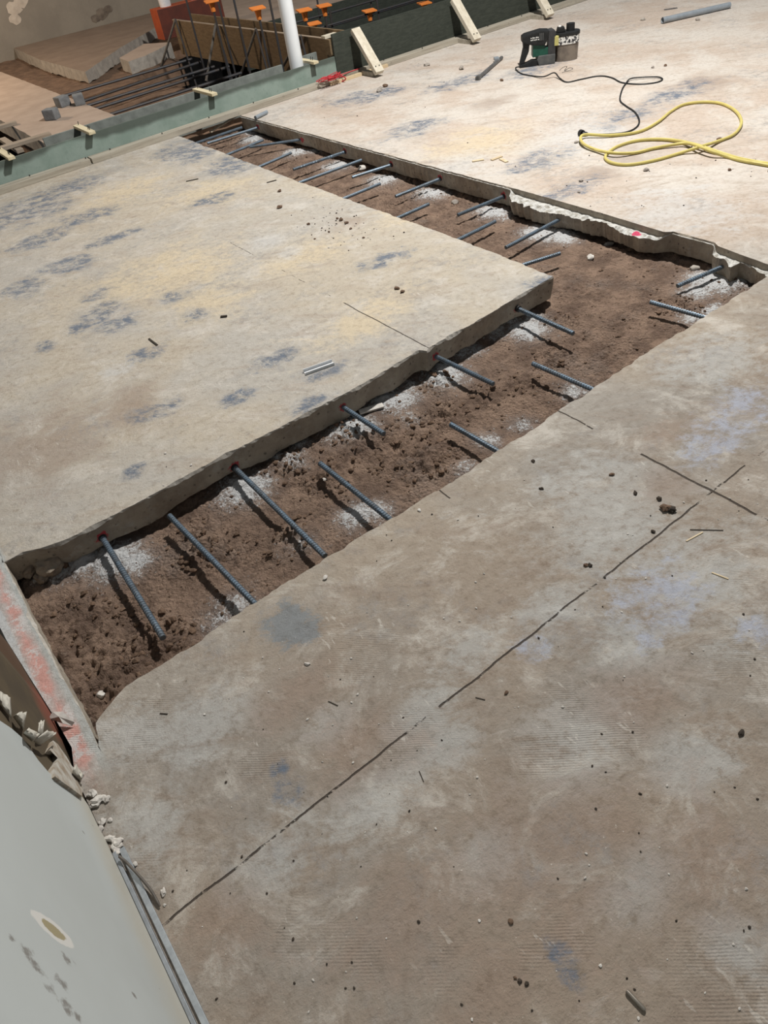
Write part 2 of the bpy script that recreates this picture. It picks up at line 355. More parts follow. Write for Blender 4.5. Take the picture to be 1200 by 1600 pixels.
# foreground slab with the pink sill along the wall
lip = [G(0, 863), G(60, 985), G(100, 1062), G(130, 1115), G(157, 1172)]
er = [(-.185, YL+.05)]+[tuple(p[:2]) for p in lip]+[G(150, 1130)[:2], G(162, 1112)[:2], G(197, 1070)[:2], G(233, 1048)[:2], G(320, 993)[:2], G(390, 945)[:2], G(510, 870)[:2], G(700, 755)[:2], G(1007, 552)[:2], G(1062, 518)[:2], G(1200, 431)[:2], (2.954, 1.35)]
e2 = jag([Vector(p[:2]) for p in er], .014, .003, 8)
def in_right(p):
    if p.x < -.12 and p.y > 1.22: return Vector((-1, 0))
    return Vector((0, -1))
pitedge = [G(112, 1168), G(80, 1112), G(40, 1048), G(10, 1000)]
slab('floor', e2, [(2.954, -2.5), (-.6, -2.5), (-.6, .95), (-.252, .95), (-.252, 1.2), tuple(pitedge[0][:2]), tuple(pitedge[1][:2]), tuple(pitedge[2][:2]), tuple(pitedge[3][:2]), (-.268, 1.8), (-.268, YL+.05)],
     in_right, -.105, 6, .01, 'grey brown concrete floor slab in the foreground with a dirt filled saw joint')
# far slab with its saw cut and spalled ledge
def far_slab():
    cut = [(799, 293), (870, 313), (940, 333), (1000, 351), (1046, 365)]
    cut2 = [(1113, 381), (1150, 395), (1200, 413)]
    low = [(783, 296), (801, 314), (833, 326), (870, 335), (888, 338), (925, 345), (943, 350), (971, 361), (1003, 373), (1030, 374), (1049, 370)]
    low2 = [(1085, 381), (1108, 393), (1138, 411), (1146, 424), (1152, 412), (1160, 409), (1177, 419), (1199, 433)]
    cu = [G(*p) for p in cut]; cu2 = [G(*p) for p in cut2]; lo = [G(*p, -.03) for p in low]; lo2 = [G(*p, -.03) for p in low2]
    def interp(lst, y):
        ys = [p.y for p in lst][::-1]; xs = [p.x for p in lst][::-1]
        return float(np.interp(y, ys, xs))
    ys = np.arange(6.02, .9, -.008); n = len(ys); A = []; Bq = []; Lg = []; Dn = []
    rings = [[] for _ in range(7)]
    for y in ys:
        xw = xfar(y)+.006*n1(y, 8, 11)+.003*n1(y, 40, 12)
        xc = xw; xl = xw-.004; z1 = -.008; zl = -.010
        for c_, l_ in ((cu, lo), (cu2, lo2)):
            yh = min(c_[0].y, l_[0].y+.02); yl = max(c_[-1].y, l_[-1].y-.02) if c_ is cu else .9
            if yl < y < yh:
                k = min(1, (yh-y)/.03, (y-yl)/.03 if c_ is cu else 1)
                xcc = interp(c_, y)+.002*n1(y, 30, 14); xll = interp(l_, y) + .012*n1(y, 38, 15)+.006*n1(y, 110, 25)
                xll = min(xll, xcc-.004); xc = xw+(xcc-xw)*k; xl = xw+(xll-xw)*k-.002
                z1 = -.008-.022*k; zl = -.010-(.02+.012*n1(y, 30, 16))*k
        if y < 1.37: xc = 2.96; xl = 2.96; z1 = -.008; zl = -.01
        chip = max(0, n1(y, 13, 17))*.010+max(0, n1(y, 60, 28))*.006
        rings[0].append(Vector((xc+chip*(z1 > -.012), y, 0)))
        rings[1].append(Vector((xc, y, z1*1.0)))
        rings[2].append(Vector(((xc*2+xl)/3, y, z1+.012*n1(y, 45, 18)*(z1 < -.012))))
        rings[3].append(Vector(((xc+xl*2)/3, y, (z1+zl)/2+.016*n1(y, 38, 19)*(z1 < -.012))))
        rings[4].append(Vector((xl, y, zl)))
        rings[5].append(Vector((xl+.004+.006*n1(y, 11, 21)+.003*n1(y, 60, 26), y, -.06)))
        rings[6].append(Vector((xl+.014+.012*n1(y, 9, 22)+.004*n1(y, 50, 27), y, -.105-.012*n1(y, 5, 23))))
    rings.append([v+Vector((.25, 0, 0)) for v in rings[6]])
    mb = MB()
    for k, (a, b) in enumerate(zip(rings[:-1], rings[1:])):
        mb.add(a+b, [(i, i+1, n+i+1, n+i) for i in range(n-1)], 2 if k in (1, 2, 3) else 1)
    far = [(12, ys[-1]), (12, 6.02)]
    mb.add(rings[0]+[Vector((*c, 0)) for c in far], [tuple(range(n+2))], 0)
    me = bpy.data.meshes.new('floor'); me.from_pydata(mb.v, [], mb.f)
    for m in (M_top, M_side, M_ledge): me.materials.append(m)
    me.polygons.foreach_set('material_index', mb.m)
    bm = bmesh.new(); bm.from_mesh(me); bmesh.ops.triangulate(bm, faces=[f for f in bm.faces if len(f.verts) > 4], ngon_method='EAR_CLIP')
    bmesh.ops.remove_doubles(bm, verts=bm.verts, dist=1e-5); bmesh.ops.recalc_face_normals(bm, faces=bm.faces); bm.to_mesh(me); bm.free()
    o = bpy.data.objects.new('floor', me); link(o); tag(o, 'bright dusty concrete floor slab beyond the far trench under the tool and cords', kind='structure')
far_slab()
MB().box((2.962, -2.5, -.1), (12, float(.9+1e-9)+.0, 0)).build('floor', [M_top])['kind'] = 'structure'

# ================================================================ soil of the trenches
clumps = [(G(*p, -.12), r) for p, r in (((560, 690), .13), ((510, 745), .1), ((440, 850), .08), ((650, 720), .14), ((700, 650), .1), ((620, 700), .15), ((330, 860), .1), ((120, 1000), .16), ((160, 1060), .18), ((250, 1000), .1), ((310, 830), .06), ((460, 830), .06),
            ((880, 500), .07), ((820, 600), .08), ((760, 620), .08), ((680, 600), .07), ((440, 730), .1), ((1060, 480), .09), ((1180, 450), .1), ((860, 560), .07))]
dusts = [(Vector((h.x, h.y, 0)), .10 if i < 5 else .11, .9) for i, h in enumerate(HOLES)]
dusts = [(p+Vector((-.01, -.06, 0)) if i < 5 else p+Vector((-.09, -.02, 0)), r, k) for i, (p, r, k) in enumerate(dusts)]
dusts += [(G(*p, -.12), r, k) for p, r, k in (((95, 885), .08, .95), ((130, 880), .07, .9), ((210, 880), .07, .8), ((460, 720), .07, .55), ((430, 712), .05, .55), ((560, 805), .07, .75), ((590, 800), .06, .7), ((370, 950), .08, .6), ((340, 970), .06, .5),
            ((760, 690), .06, .6), ((730, 735), .05, .5), ((900, 610), .07, .6), ((1080, 500), .06, .7), ((600, 620), .09, .75), ((640, 600), .05, .6), ((1110, 440), .11, 1.0), ((1085, 455), .07, .9), ((1150, 440), .07, .9), ((850, 365), .12, 1.0), ((880, 372), .08, .95), ((740, 545), .06, .6), ((690, 575), .06, .9), ((400, 205), .1, .9), ((490, 235), .1, .7), ((60, 900), .05, .6), ((470, 850), .08, .4), ((620, 622), .1, .75), ((560, 655), .07, .6), ((720, 545), .08, .7), ((770, 515), .07, .7), ((830, 495), .06, .7), ((790, 500), .06, .8), ((470, 690), .06, .6), ((640, 655), .06, .45), ((930, 620), .07, .5), ((820, 665), .06, .5), ((1120, 485), .06, .8))]
DS = .006
def soil_patch(name, x0, x1, y0, y1, label):
    xs = np.arange(x0, x1+1e-6, DS); ys = np.arange(y0, y1+1e-6, DS); X, Y = np.meshgrid(xs, ys)
    cl = np.zeros_like(X); du = np.zeros_like(X)
    for p, r in clumps:
        cl = np.maximum(cl, np.exp(-((X-p.x)**2+(Y-p.y)**2)/r**2))
    for p, r, k in dusts:
        wx = X+.05*(fbm(X, Y, 12, 3, 91)-.5); wy = Y+.05*(fbm(X, Y, 12, 3, 92)-.5)
        du = np.maximum(du, k*np.exp(-(((wx-p.x)**2+(wy-p.y)**2)/(r*1.0)**2)**.8))
    rough = .35+.65*np.clip((fbm(X, Y, 3, 3, 41)-.35)*3, 0, 1)
    Z = -.122+.03*(fbm(X, Y, 2.6, 3, 1)-.5)+.016*rough*(fbm(X, Y, 16, 4, 5)-.5)
    rid = np.abs(fbm(X, Y, 22, 3, 9)-.5)*2
    Z = Z+rough*.013*(np.abs(fbm(X, Y, 34, 3, 13)-.5)*2)*1.2+rough*.012*(fbm(X, Y, 60, 2, 15)-.5) + cl*(.010+.045*(fbm(X, Y, 36, 3, 21)-.42)+.022*(vnoise(X*80, Y*80, 22)-.5))
    Z = Z+.014*du
    e = np.minimum.reduce([np.abs(Y-YL) + (X > XL)*9, np.abs(X-2.93)])
    Z = Z-.02*np.exp(-(e/.035)**2)*(1-du)
    Z = np.minimum(Z, -.068)
    ny, nx = X.shape; vs = np.stack([X, Y, Z], -1).reshape(-1, 3)
    i = np.arange(ny-1)[:, None]*nx+np.arange(nx-1)[None]; f = np.stack([i, i+1, i+nx+1, i+nx], -1).reshape(-1, 4)
    me = bpy.data.meshes.new(name); me.from_pydata(vs.tolist(), [], f.tolist()); me.materials.append(M_soil)
    at = me.attributes.new('dust', 'FLOAT', 'POINT'); at.data.foreach_set('value', du.reshape(-1).astype(np.float32))
    me.polygons.foreach_set('use_smooth', [True]*len(me.polygons))
    o = bpy.data.objects.new(name, me); link(o); tag(o, label, kind='structure')
    def zat(x, y):
        j = int(round((x-x0)/DS)); k = int(round((y-y0)/DS)); return float(Z[min(max(k, 0), ny-1), min(max(j, 0), nx-1)])
    return zat
zA = soil_patch('trench_soil', -.28, 3.06, 1.28, 2.16, 'brown soil bed of the near trench with white drilling dust')
zB = soil_patch('trench_soil', 2.14, 3.06, 2.16-DS, 6.12, 'brown soil bed of the far trench below the bright slab')
def zsoil(x, y): return zA(x, y) if y < 2.155 else zB(x, y)
MB().box((-1.2, 1.2, -.30), (3.5, 6.2, -.2)).build('ground', M_soil)['kind'] = 'structure'

# ================================================================ rebar dowels
M_bar = simple('dark_blue_grey_rebar', (.155, .215, .28), (.13, .15, .17), 30, .42, .35, .3, .002)
M_dbar = simple('dark_plain_bar', (.045, .05, .06), (.06, .05, .045), 20, .5, .3)
M_hole_shade = simple('hole_shade', (.03, .03, .032), (.02, .02, .02), 40, .5)  # epoxy collar, coloured dark to stand for the drilled hole's shade
def rebar_mb(a, b, r=.0085, pitch=.011, seg=9):
    a = Vector(a); b = Vector(b); L = (b-a).length; n = max(2, int(L/pitch)); pts = []; rs = []
    for i in range(n):
        for u, k in ((0, 0), (.5, 0), (.6, .2), (.9, .2)):
            pts.append(a+(b-a)*((i+u)/n)); rs.append(r*(1+k))
    pts.append(b); rs.append(r*.95)
    return MB().tube(pts, rs, seg)
ordn = ['first', 'second', 'third', 'fourth', 'fifth', 'sixth', 'seventh', 'eighth']
def dowel(a, b, inn, label, group, collar=True):
    d = (b-a).normalized(); e = empty('rebar_dowel', a); tag(e, label, 'rebar', group)
    mb = rebar_mb(a-d*inn, b); mb.v = [v-a for v in mb.v]; mb.build('bar', M_bar, e, smooth=True)
    if collar:
        mb = MB(); mb.tube([-d*.02, d*.002, d*.003], [.0145, .0145, .011], 12); mb.build('hole_shade_ring', M_hole_shade, e, smooth=True)['label'] = 'grout ring round the hole, dark for the shade in it'
    return e
for i, (a, b) in enumerate(LB):
    p = PY(*a, YL); p.z = ZB if abs(p.z-ZB) > .03 else p.z
    q = G(*b, p.z if i else -.062)
    dowel(p, q, .1, f'rebar dowel in the front face of the middle slab, {ordn[i]} from the pink sill', 'dowels from the middle slab into the near trench')
for i, (a, b) in enumerate(RB):
    dowel(G(*a, ZB), G(*b, ZB), .12, f'rebar dowel reaching out from the foreground slab, {ordn[i]} from the pink sill', 'dowels from the foreground slab', False)
for i, (a, b) in enumerate(FB):
    p = G(*a, ZB); p.x = max(p.x, xfar(p.y)+.0) if i > 1 else p.x
    q = G(*b, ZB if i > 1 else (-.085 if i == 0 else -.06))
    dowel(p, q, .1, f'rebar dowel out of the far bright slab edge, {ordn[i]} counting from the right frame side', 'dowels from the far slab')
for i, (a, b) in enumerate(NB):
    dowel(G(*a, ZB), G(*b, ZB), .12, f'rebar dowel under the rear edge of the middle slab, {ordn[i]} from its corner', 'dowels from the middle slab into the far trench', False)

# ================================================================ clods, stones, debris
M_clod = simple('dry_dirt_clod', (.17, .11, .075), (.10, .065, .045), 40, .95, 0, .8, .006)
M_dclod = simple('dark_crumb', (.06, .045, .035), (.035, .03, .025), 50, .95)
M_white = simple('white_plaster_chip', (.62, .60, .56), (.45, .42, .39), 40, .9)
M_stone = simple('grey_stone', (.38, .35, .31), (.25, .22, .2), 40, .9)
mb = MB(); k = 0; rnd = random.Random(5)
while k < 1900:
    if rnd.random() < .62: x = rnd.uniform(-.15, 2.9); y = rnd.uniform(1.33, 2.02)
    else: x = rnd.uniform(2.24, 2.9); y = rnd.uniform(2.0, 5.8)
    d = min(((x-p.x)**2+(y-p.y)**2)/r**2 for p, r in clumps)
    if d > 1.3 and rnd.random() < .75: continue
    r = (.002+.0075*rnd.random()**3)*(1.35 if d < 1.3 else .8); mb.rock((x, y, zsoil(x, y)+r*.2), r, k*.37+1, .7, 1, .5); k += 1
o = mb.build('soil_crumbs', M_clod, smooth=False); tag(o, 'loose brown soil crumbs scattered over the trench beds', 'soil', kind='stuff')
for i, (px, py, r, mt, lb) in enumerate(((923, 402, .02, M_white, 'pale flat stone lying on bare soil in the trench junction'), (1085, 421, .022, M_stone, 'grey stone at the foot of the far slab by the bent dowel'),
        (952, 377, .018, M_stone, 'brownish stone against the foot of the spalled far slab edge'), (711, 318, .022, M_stone, 'grey brown stone on the soil of the far trench between dowels'),
        (566, 263, .028, M_white, 'white broken stone at the slab foot in the far trench'), (158, 1085, .012, M_white, 'small white stone in the nearest corner of the near trench'),
        (880, 356, .012, M_stone, 'small stone on the white dust heap below the spalled ledge'), (505, 749, .01, M_white, 'tiny white chip beside the second foreground slab dowel'))):
    p = G(px, py, -.115); p.z = zsoil(p.x, p.y)+r*.35
    o = MB().rock(p, r, i*1.9+.4, .65, 2, .4).build('stone', mt, origin=p, smooth=True); tag(o, lb, 'stone')
p = G(580, 638, -.11); p.z = zsoil(p.x, p.y)+.012
o = MB().box((-.05, -.013, -.004), (.05, .013, .004), mat=Matrix.Translation(p) @ Matrix.Rotation(-.35, 4, 'Z') @ Matrix.Rotation(.1, 4, 'X')).build('plaster_sliver', M_white, origin=p, bevel=.002)
tag(o, 'white sliver of board lying in dust beside the third middle slab dowel', 'debris')
# rubble chunk at the broken corner by the sill
M_rub = simple('rubble', (.36, .31, .25), (.20, .16, .125), 22, .95, 0, .8, .01)
for i, (px, py, z_, r, lb) in enumerate(((78, 884, -.085, .042, 'largest broken concrete chunk under the ragged slab corner by the pink sill'), (47, 888, -.09, .032, 'broken concrete chunk wedged between the slab corner and the pink sill'), (64, 902, -.105, .022, 'lower broken concrete chunk on the soil by the pink sill'))):
    p = G(px, py, z_); tag(MB().rock(p, r, 3.3+i*1.7, .8, 3, .5).build('concrete_chunk', M_rub, origin=p), lb, 'rubble')
mb = MB()
for i in range(26):
    t_ = i/26; q = G(10+90*t_+rnd.uniform(-8, 8), 868+rnd.uniform(-8, 26), -.1); mb.rock((q.x, q.y+.01, max(zsoil(q.x, q.y), -.13)+.01), rnd.uniform(.006, .02), i+.7, .8, 1, .5)
o = mb.build('rubble_bits', M_clod); tag(o, 'crumbly rubble under the broken slab corner next to the pink sill', 'rubble', kind='stuff')
# crumbs on the slabs (pixel, radius, material, where)
CR = [((437, 298), .012, 0), ((437, 323), .015, 0), ((482, 350), .009, 0), ((533, 343), .012, 0), ((541, 348), .011, 0), ((527, 341), .008, 0), ((514, 362), .007, 0), ((548, 357), .008, 0), ((620, 450), .011, 0), ((629, 455), .01, 0), ((568, 371), .007, 0), ((492, 373), .006, 0),
      ((1040, 793), .014, 1), ((1050, 796), .012, 1), ((1030, 779), .008, 1), ((915, 883), .006, 1), ((922, 883), .006, 1), ((1158, 1145), .007, 1), ((791, 1082), .005, 1), ((846, 763), .006, 1), ((993, 770), .007, 1), ((956, 741), .007, 1), ((833, 720), .006, 1), ((1020, 830), .006, 1), ((798, 1440), .005, 1), ((812, 1533), .004, 1), ((823, 1537), .004, 1), ((805, 1528), .003, 1),
      ((593, 140), .028, 2), ((667, 101), .022, 2), ((602, 134), .02, 2), ((721, 106), .025, 2), ((900, 222), .012, 2), ((1124, 218), .014, 2), ((1010, 265), .014, 2), ((908, 282), .012, 2), ((1140, 265), .01, 2), ((905, 300), .008, 2), ((1020, 105), .012, 2), ((1040, 102), .012, 2), ((1005, 30), .02, 2), ((1090, 30), .02, 2), ((784, 125), .015, 2), ((950, 237), .01, 2)]
LB3 = ['small dark soil clod on the middle slab near its rear trench edge', 'small dark crumb on the brown foreground slab near the saw joints', 'small grey crumb on the bright far slab']
GR3 = ['clods on the middle slab', 'crumbs on the foreground slab', 'crumbs on the far slab']
for i, ((px, py), r, w) in enumerate(CR):
    p = G(px, py, r*.45); o = MB().rock(p, r, i*.83+.2, .62, 2, .5).build('dirt_clod', M_clod if w == 0 or i % 3 == 0 else (M_dclod if w == 1 else M_stone), origin=p)
    tag(o, LB3[w], 'dirt clod', GR3[w])
mb = MB()
for i in range(420):
    z_ = rnd.random()
    if z_ < .25: p = G(rnd.gauss(540, 40), rnd.gauss(345, 22))
    elif z_ < .75: p = G(rnd.uniform(250, 1200), rnd.uniform(700, 1600))
    else: p = G(rnd.uniform(500, 1200), rnd.uniform(90, 330))
    if (4.0 < p.x and p.y < 4.2) or -.2 < p.x < 2.95 and 1.33 < p.y < 2.03 or p.y > 6 or p.x < -.2 or (2.2 < p.x < 2.96 and p.y > 1.3): continue
    r = rnd.uniform(.0012, .0035)*(1 if p.y < 2 else 1.5); mb.rock((p.x, p.y, r*.4), r, i*.31, .7, 1, .4, i % 2)
o = mb.build('floor_grit', [M_dclod, M_white]); tag(o, 'fine dark and pale grit sprinkled over the slabs', 'grit', kind='stuff')

M_chip = wood('pale_wood_chip', (.62, .52, .36), (.5, .40, .26), 0)
def flat_bar(name, a, b, w, h, mat, label, cat, group=None, z=0.0):
    a = G(*a) if len(a) == 2 else Vector(a); b = G(*b) if len(b) == 2 else Vector(b); d = b-a; L = d.length
    mt = Matrix.Translation(a+Vector((0, 0, z))) @ Matrix.Rotation(math.atan2(d.y, d.x), 4, 'Z')
    o = MB().box((0, -w/2, 0), (L, w/2, h), mat=mt).build(name, mat, origin=a, bevel=min(w, h)*.15); return tag(o, label, cat, group)
# white channel offcut on the middle slab
M_plastic = simple('white_plastic', (.72, .74, .76), (.6, .62, .64), 20, .4)
a = G(476, 584); b = G(521, 568); d = b-a; mt = Matrix.Translation(a) @ Matrix.Rotation(math.atan2(d.y, d.x), 4, 'Z'); L = d.length
mb = MB(); mb.box((0, -.014, 0), (L, .014, .003), mat=mt); mb.box((0, .011, .003), (L, .014, .014), mat=mt); mb.box((0, -.014, .003), (L, -.011, .011), mat=mt)
tag(mb.build('channel_offcut', M_plastic, origin=a), 'white channel offcut lying on the middle slab near its front edge', 'offcut')
for a, b, lb in (((738, 253), (756, 250), 'pale wood chip on the far slab, leftmost of three below the metal rod'), ((768, 251), (784, 245), 'slim pale wood chip on the far slab, middle of three'), ((782, 249), (792, 254), 'short pale wood chip on the far slab, rightmost of three')):
    flat_bar('wood_chip', a, b, .022, .006, M_chip, lb, 'wood chip')
M_dark = simple('dark_splinter', (.05, .04, .03), (.03, .025, .02), 40, .8)
for a, b, w, m_, lb in (((233, 530), (246, 540), .008, M_dark, 'dark splinter on the middle slab below the blue grey blotch'), ((655, 1205), (662, 1222), .002, M_dark, 'thin dark wire end on the foreground slab below the saw joint'),
        ((743, 1090), (758, 1094), .0025, M_dark, 'short dark splinter on the foreground slab beside the saw joint'), ((513, 1096), (528, 1103), .0025, M_dark, 'dark sliver on the foreground slab left of the saw joint'),
        ((1072, 846), (1098, 832), .004, M_chip, 'pale matchstick splinter right of the joint crossing'), ((1112, 895), (1138, 905), .004, M_chip, 'pale splinter lying below the joint crossing'),
        ((250, 1115), (262, 1116), .003, M_dark, 'dark sliver near the ragged trench end on the foreground slab'), ((291, 284), (310, 280), .008, M_dark, 'dark splinter on the middle slab near the timber kerb'), ((417, 286), (432, 282), .008, M_dark, 'brown splinter at the rear edge of the middle slab'),
        ((345, 496), (355, 495), .012, M_dark, 'dark bark flake on the yellowish middle slab'), ((1078, 828), (1130, 829), .003, M_dark, 'brown twig on the foreground slab below the joint crossing')):
    flat_bar('splinter', a, b, w, w*.6, m_, lb, 'splinter')
for (px, py), r, lb in (((480, 1037), .006, 'curled white chip on the foreground slab below the blue grey paint mark'), ((508, 902), .008, 'beige chip on the foreground slab by the trench edge'), ((655, 797), .006, 'small cream chip by the trench edge beside the short crack')):
    p = G(px, py, r*.4); tag(MB().rock(p, r, px*.13, .5, 2, .5).build('chip', M_white, origin=p), lb, 'chip')
a = G(979, 1548, .004); b = G(1008, 1579, .004)
tag(MB().tube([a, a.lerp(b, .1), a.lerp(b, .9), b], [.003, .0042, .0042, .003], 10).build('metal_pin', simple('dull_grey_metal', (.22, .20, .17), (.16, .14, .12), 30, .5, .5), origin=a, smooth=True), 'short grey pin lying on the foreground slab near the bottom edge', 'pin')

# ================================================================ timber form along the back
M_2x4 = wood('weathered_lumber', (.42, .385, .32), (.29, .26, .21), 0, 4)
M_new = wood('fresh_lumber', (.66, .59, .42), (.54, .47, .31), 1, 4)
M_newz = wood('pale_lumber', (.64, .59, .49), (.52, .47, .37), 2, 3)
def green_panel_mat():
    t = NT('green_painted_form_panel'); x, y, z = t.xyz(); n = t.noise(7, 4); f = t.noise(40, 5)
    c = t.mix(t.ss(n, .35, .65), (.25, .315, .285), (.20, .265, .235)); c = t.mix(t.math('MULTIPLY', t.ss(f, .58, .72), .4), c, (.14, .19, .17))
    top_band = t.math('ADD', z, t.math('MULTIPLY', t.math('SUBTRACT', t.noise(2.4, 3), .5), .16))
    c = t.mix(t.math('MULTIPLY', t.ss(top_band, .125, .16), .8), c, (.06, .07, .06))  # irregular band, darker towards the panel's top
    return t.done(c, .6, f, .2, .003)
def ply_mat(name, c1, c2, st=(2, 9, 9)):
    t = NT(name); n = t.noise(6, 5, .65, .8, t.scaled(st)); f = t.noise(50, 4)
    c = t.mix(t.ss(n, .35, .65), c1, c2); c = t.mix(t.math('MULTIPLY', t.ss(f, .6, .75), .5), c, tuple(v*.5 for v in c2))
    return t.done(c, .75, n, .25, .003)
M_green = green_panel_mat(); M_dply = ply_mat('dark_green_plywood', (.048, .055, .045), (.033, .039, .032)); M_bply = ply_mat('brown_plywood', (.21, .15, .088), (.15, .105, .062), (9, 2, 9))
M_gplank = simple('cement_stained_plank', (.22, .24, .225), (.15, .165, .155), 14, .8); M_nail = simple('nail_steel', (.08, .08, .085), (.05, .05, .05), 50, .4, .8)
FY = 6.022; seam = G(145, 257).x
def kerb(x0, x1, label):
    e = empty('kerb_timber', (x0, FY, 0)); tag(e, label, 'timber', 'kerb timbers along the form')
    bd = MB().box((0, 0, 0), (x1-x0, .089, .04)).build('board', M_2x4, e, bevel=.003)
    x = .18
    while x < x1-x0:
        MB().tube([(x, .05+.02*math.sin(x*9), .036), (x, .05+.02*math.sin(x*9), .05)], .0045, 6).build('nail', M_nail, bd); x += .43
    return e
kerb(-1.2, seam-.006, 'weathered timber kerb along the green form panel, length left of the butt seam')
k3 = G(527, 135).x+.0; k4 = G(573, 118).x
kerb(seam+.006, k3, 'weathered timber kerb from the butt seam to the red string tangle')
kerb(k4+.12, 8.5, 'weathered timber kerb along the foot of the dark plywood panel')
o = MB().box((k3+.01, FY+.03, 0), (k4+.11, FY+.089, .04)).build('kerb_timber', M_2x4, origin=(k3, FY, 0), bevel=.003); tag(o, 'short split timber kerb piece between the red string and the first brace', 'timber')
o = MB().box((k3-.02, FY-.02, 0), (k3+.62, FY+.012, .025)).build('split_lath', wood('split_lath', (.62, .50, .33), (.5, .38, .24)), origin=(k3, FY, 0), bevel=.002); tag(o, 'pale split lath lying in front of the kerb near the first brace', 'lath')
o = MB().box((-1.2, 6.113, .0), (3.945, 6.133, .180)).build('formwork_sheet', M_green, origin=(-1.2, 6.113, 0), bevel=.001); tag(o, 'pale green form panel standing behind the timber kerb', 'form panel')
for i, px in enumerate(((62, 230), (205, 188), (435, 112))): pass
fx0 = PY(73, 232, 6.38).x; fx1 = PY(441, 106, 6.38).x
o = MB().box((fx0, 6.375, -.1), (fx1, 6.395, .185)).build('form_plank', M_gplank, origin=(fx0, 6.375, 0), bevel=.002); tag(o, 'grey cement stained plank forming the back side of the trough', 'form plank')
fx2 = PY(482, 100, 6.38).x
o = MB().box((fx2-.13, 6.375, -.1), (3.93, 6.395, .2)).build('form_plank', M_gplank, origin=(fx2, 6.375, 0), bevel=.002); tag(o, 'short grey plank behind the white pipe at the end of the trough', 'form plank')
for i, (px, py, lb) in enumerate(((20, 252, 'at the left frame edge'), (146, 214, 'above the kerb seam'), (335, 149, 'in the middle of the green panel'), (494, 103, 'right of the white pipe'))):
    x = PY(px, py, 6.06).x; e = empty('spreader_cleat', (x, 6.05, .182)); tag(e, f'small pale timber cleat bridging the form trough, {lb}', 'cleat', 'cleats across the form trough')
    bd = MB().box((-.025, 0, 0), (.025, .36, .02)).build('board', M_new, e, bevel=.002)
    for yy in (.07, .1, .32): MB().tube([(.008, yy, .015), (.012, yy-.005, .045)], .003, 6).build('nail', M_nail, bd)
o = MB().box((3.95, 6.113, -.05), (8.6, 6.133, .343)).build('formwork_sheet', M_dply, origin=(3.95, 6.113, 0), bevel=.001); tag(o, 'tall dark green plywood form panel behind the leaning braces', 'form panel')
# kickers
for i, (bx, lb) in enumerate(((G(586, 119).x, 'by the red string, leftmost of three'), (G(735, 68).x, 'in the middle of the dark plywood'), (G(850, 30).x, 'at the top frame edge behind the black tool'))):
    e = empty('kicker_brace', (bx, 5.80, 0)); tag(e, f'pale timber brace leaning on dark plywood, {lb}', 'brace', 'braces on the dark panel')
    a = Vector((0, .0, .02)); b = Vector((0, .312, .345)); d = (b-a).normalized(); n_ = Vector((0, -d.z, d.y))
    mt = Matrix(((1, 0, 0, 0), (0, d.y, n_.y, a.y), (0, d.z, n_.z, a.z), (0, 0, 0, 1)))
    bd = MB().box((-.044, 0, 0), (.044, (b-a).length-.03, .038), mat=mt).build('board', M_newz, e, bevel=.002)
    MB().box((-.03, .05, 0), (.012, .22, .036)).build('sole_block', M_2x4, e, bevel=.002)
    for u in (-.02, .018): MB().tube([mt @ Vector((u, .05, .035)), mt @ Vector((u, .05, .044))], .005, 6).build('nail', M_nail, bd)
# red string
M_red = simple('red_string', (.55, .05, .06), (.42, .03, .04), 60, .7)
mb = MB(); rs = random.Random(3); c0 = G(516, 124, .056)
for k in range(7):
    pts = [c0+Vector((rs.uniform(-.12, .12), rs.uniform(-.05, .05), rs.uniform(-.002, .03))) for _ in range(7)]
    mb.tube(smooth_path(pts, 5), .003, 6)
mb.tube(smooth_path([G(498, 137, .006), G(510, 133, .006), G(520, 127, .01), G(535, 127, .008), G(540, 122, .035), G(530, 117, .05)], 6), .005, 6)
mb.tube(smooth_path([G(520, 120, .05), G(535, 116, .05), G(550, 111, .046), G(562, 107, .046)], 6), .004, 6)
tag(mb.build('string_tangle', M_red, origin=c0, smooth=True), 'tangle of red string lying on the timber kerb near the first brace', 'string')
# white pipe
pp = Vector((3.64, 6.262, 0))
e = empty('drain_pipe', (pp.x, pp.y, -.12)); tag(e, 'tall white plastic pipe standing in the end of the form trough', 'pipe')
MB().tube([(0, 0, 0), (0, 0, 1.9)], .06, 32).build('pipe', simple('white_pipe', (.76, .79, .81), (.72, .75, .78), 6, .35), e, smooth=True)

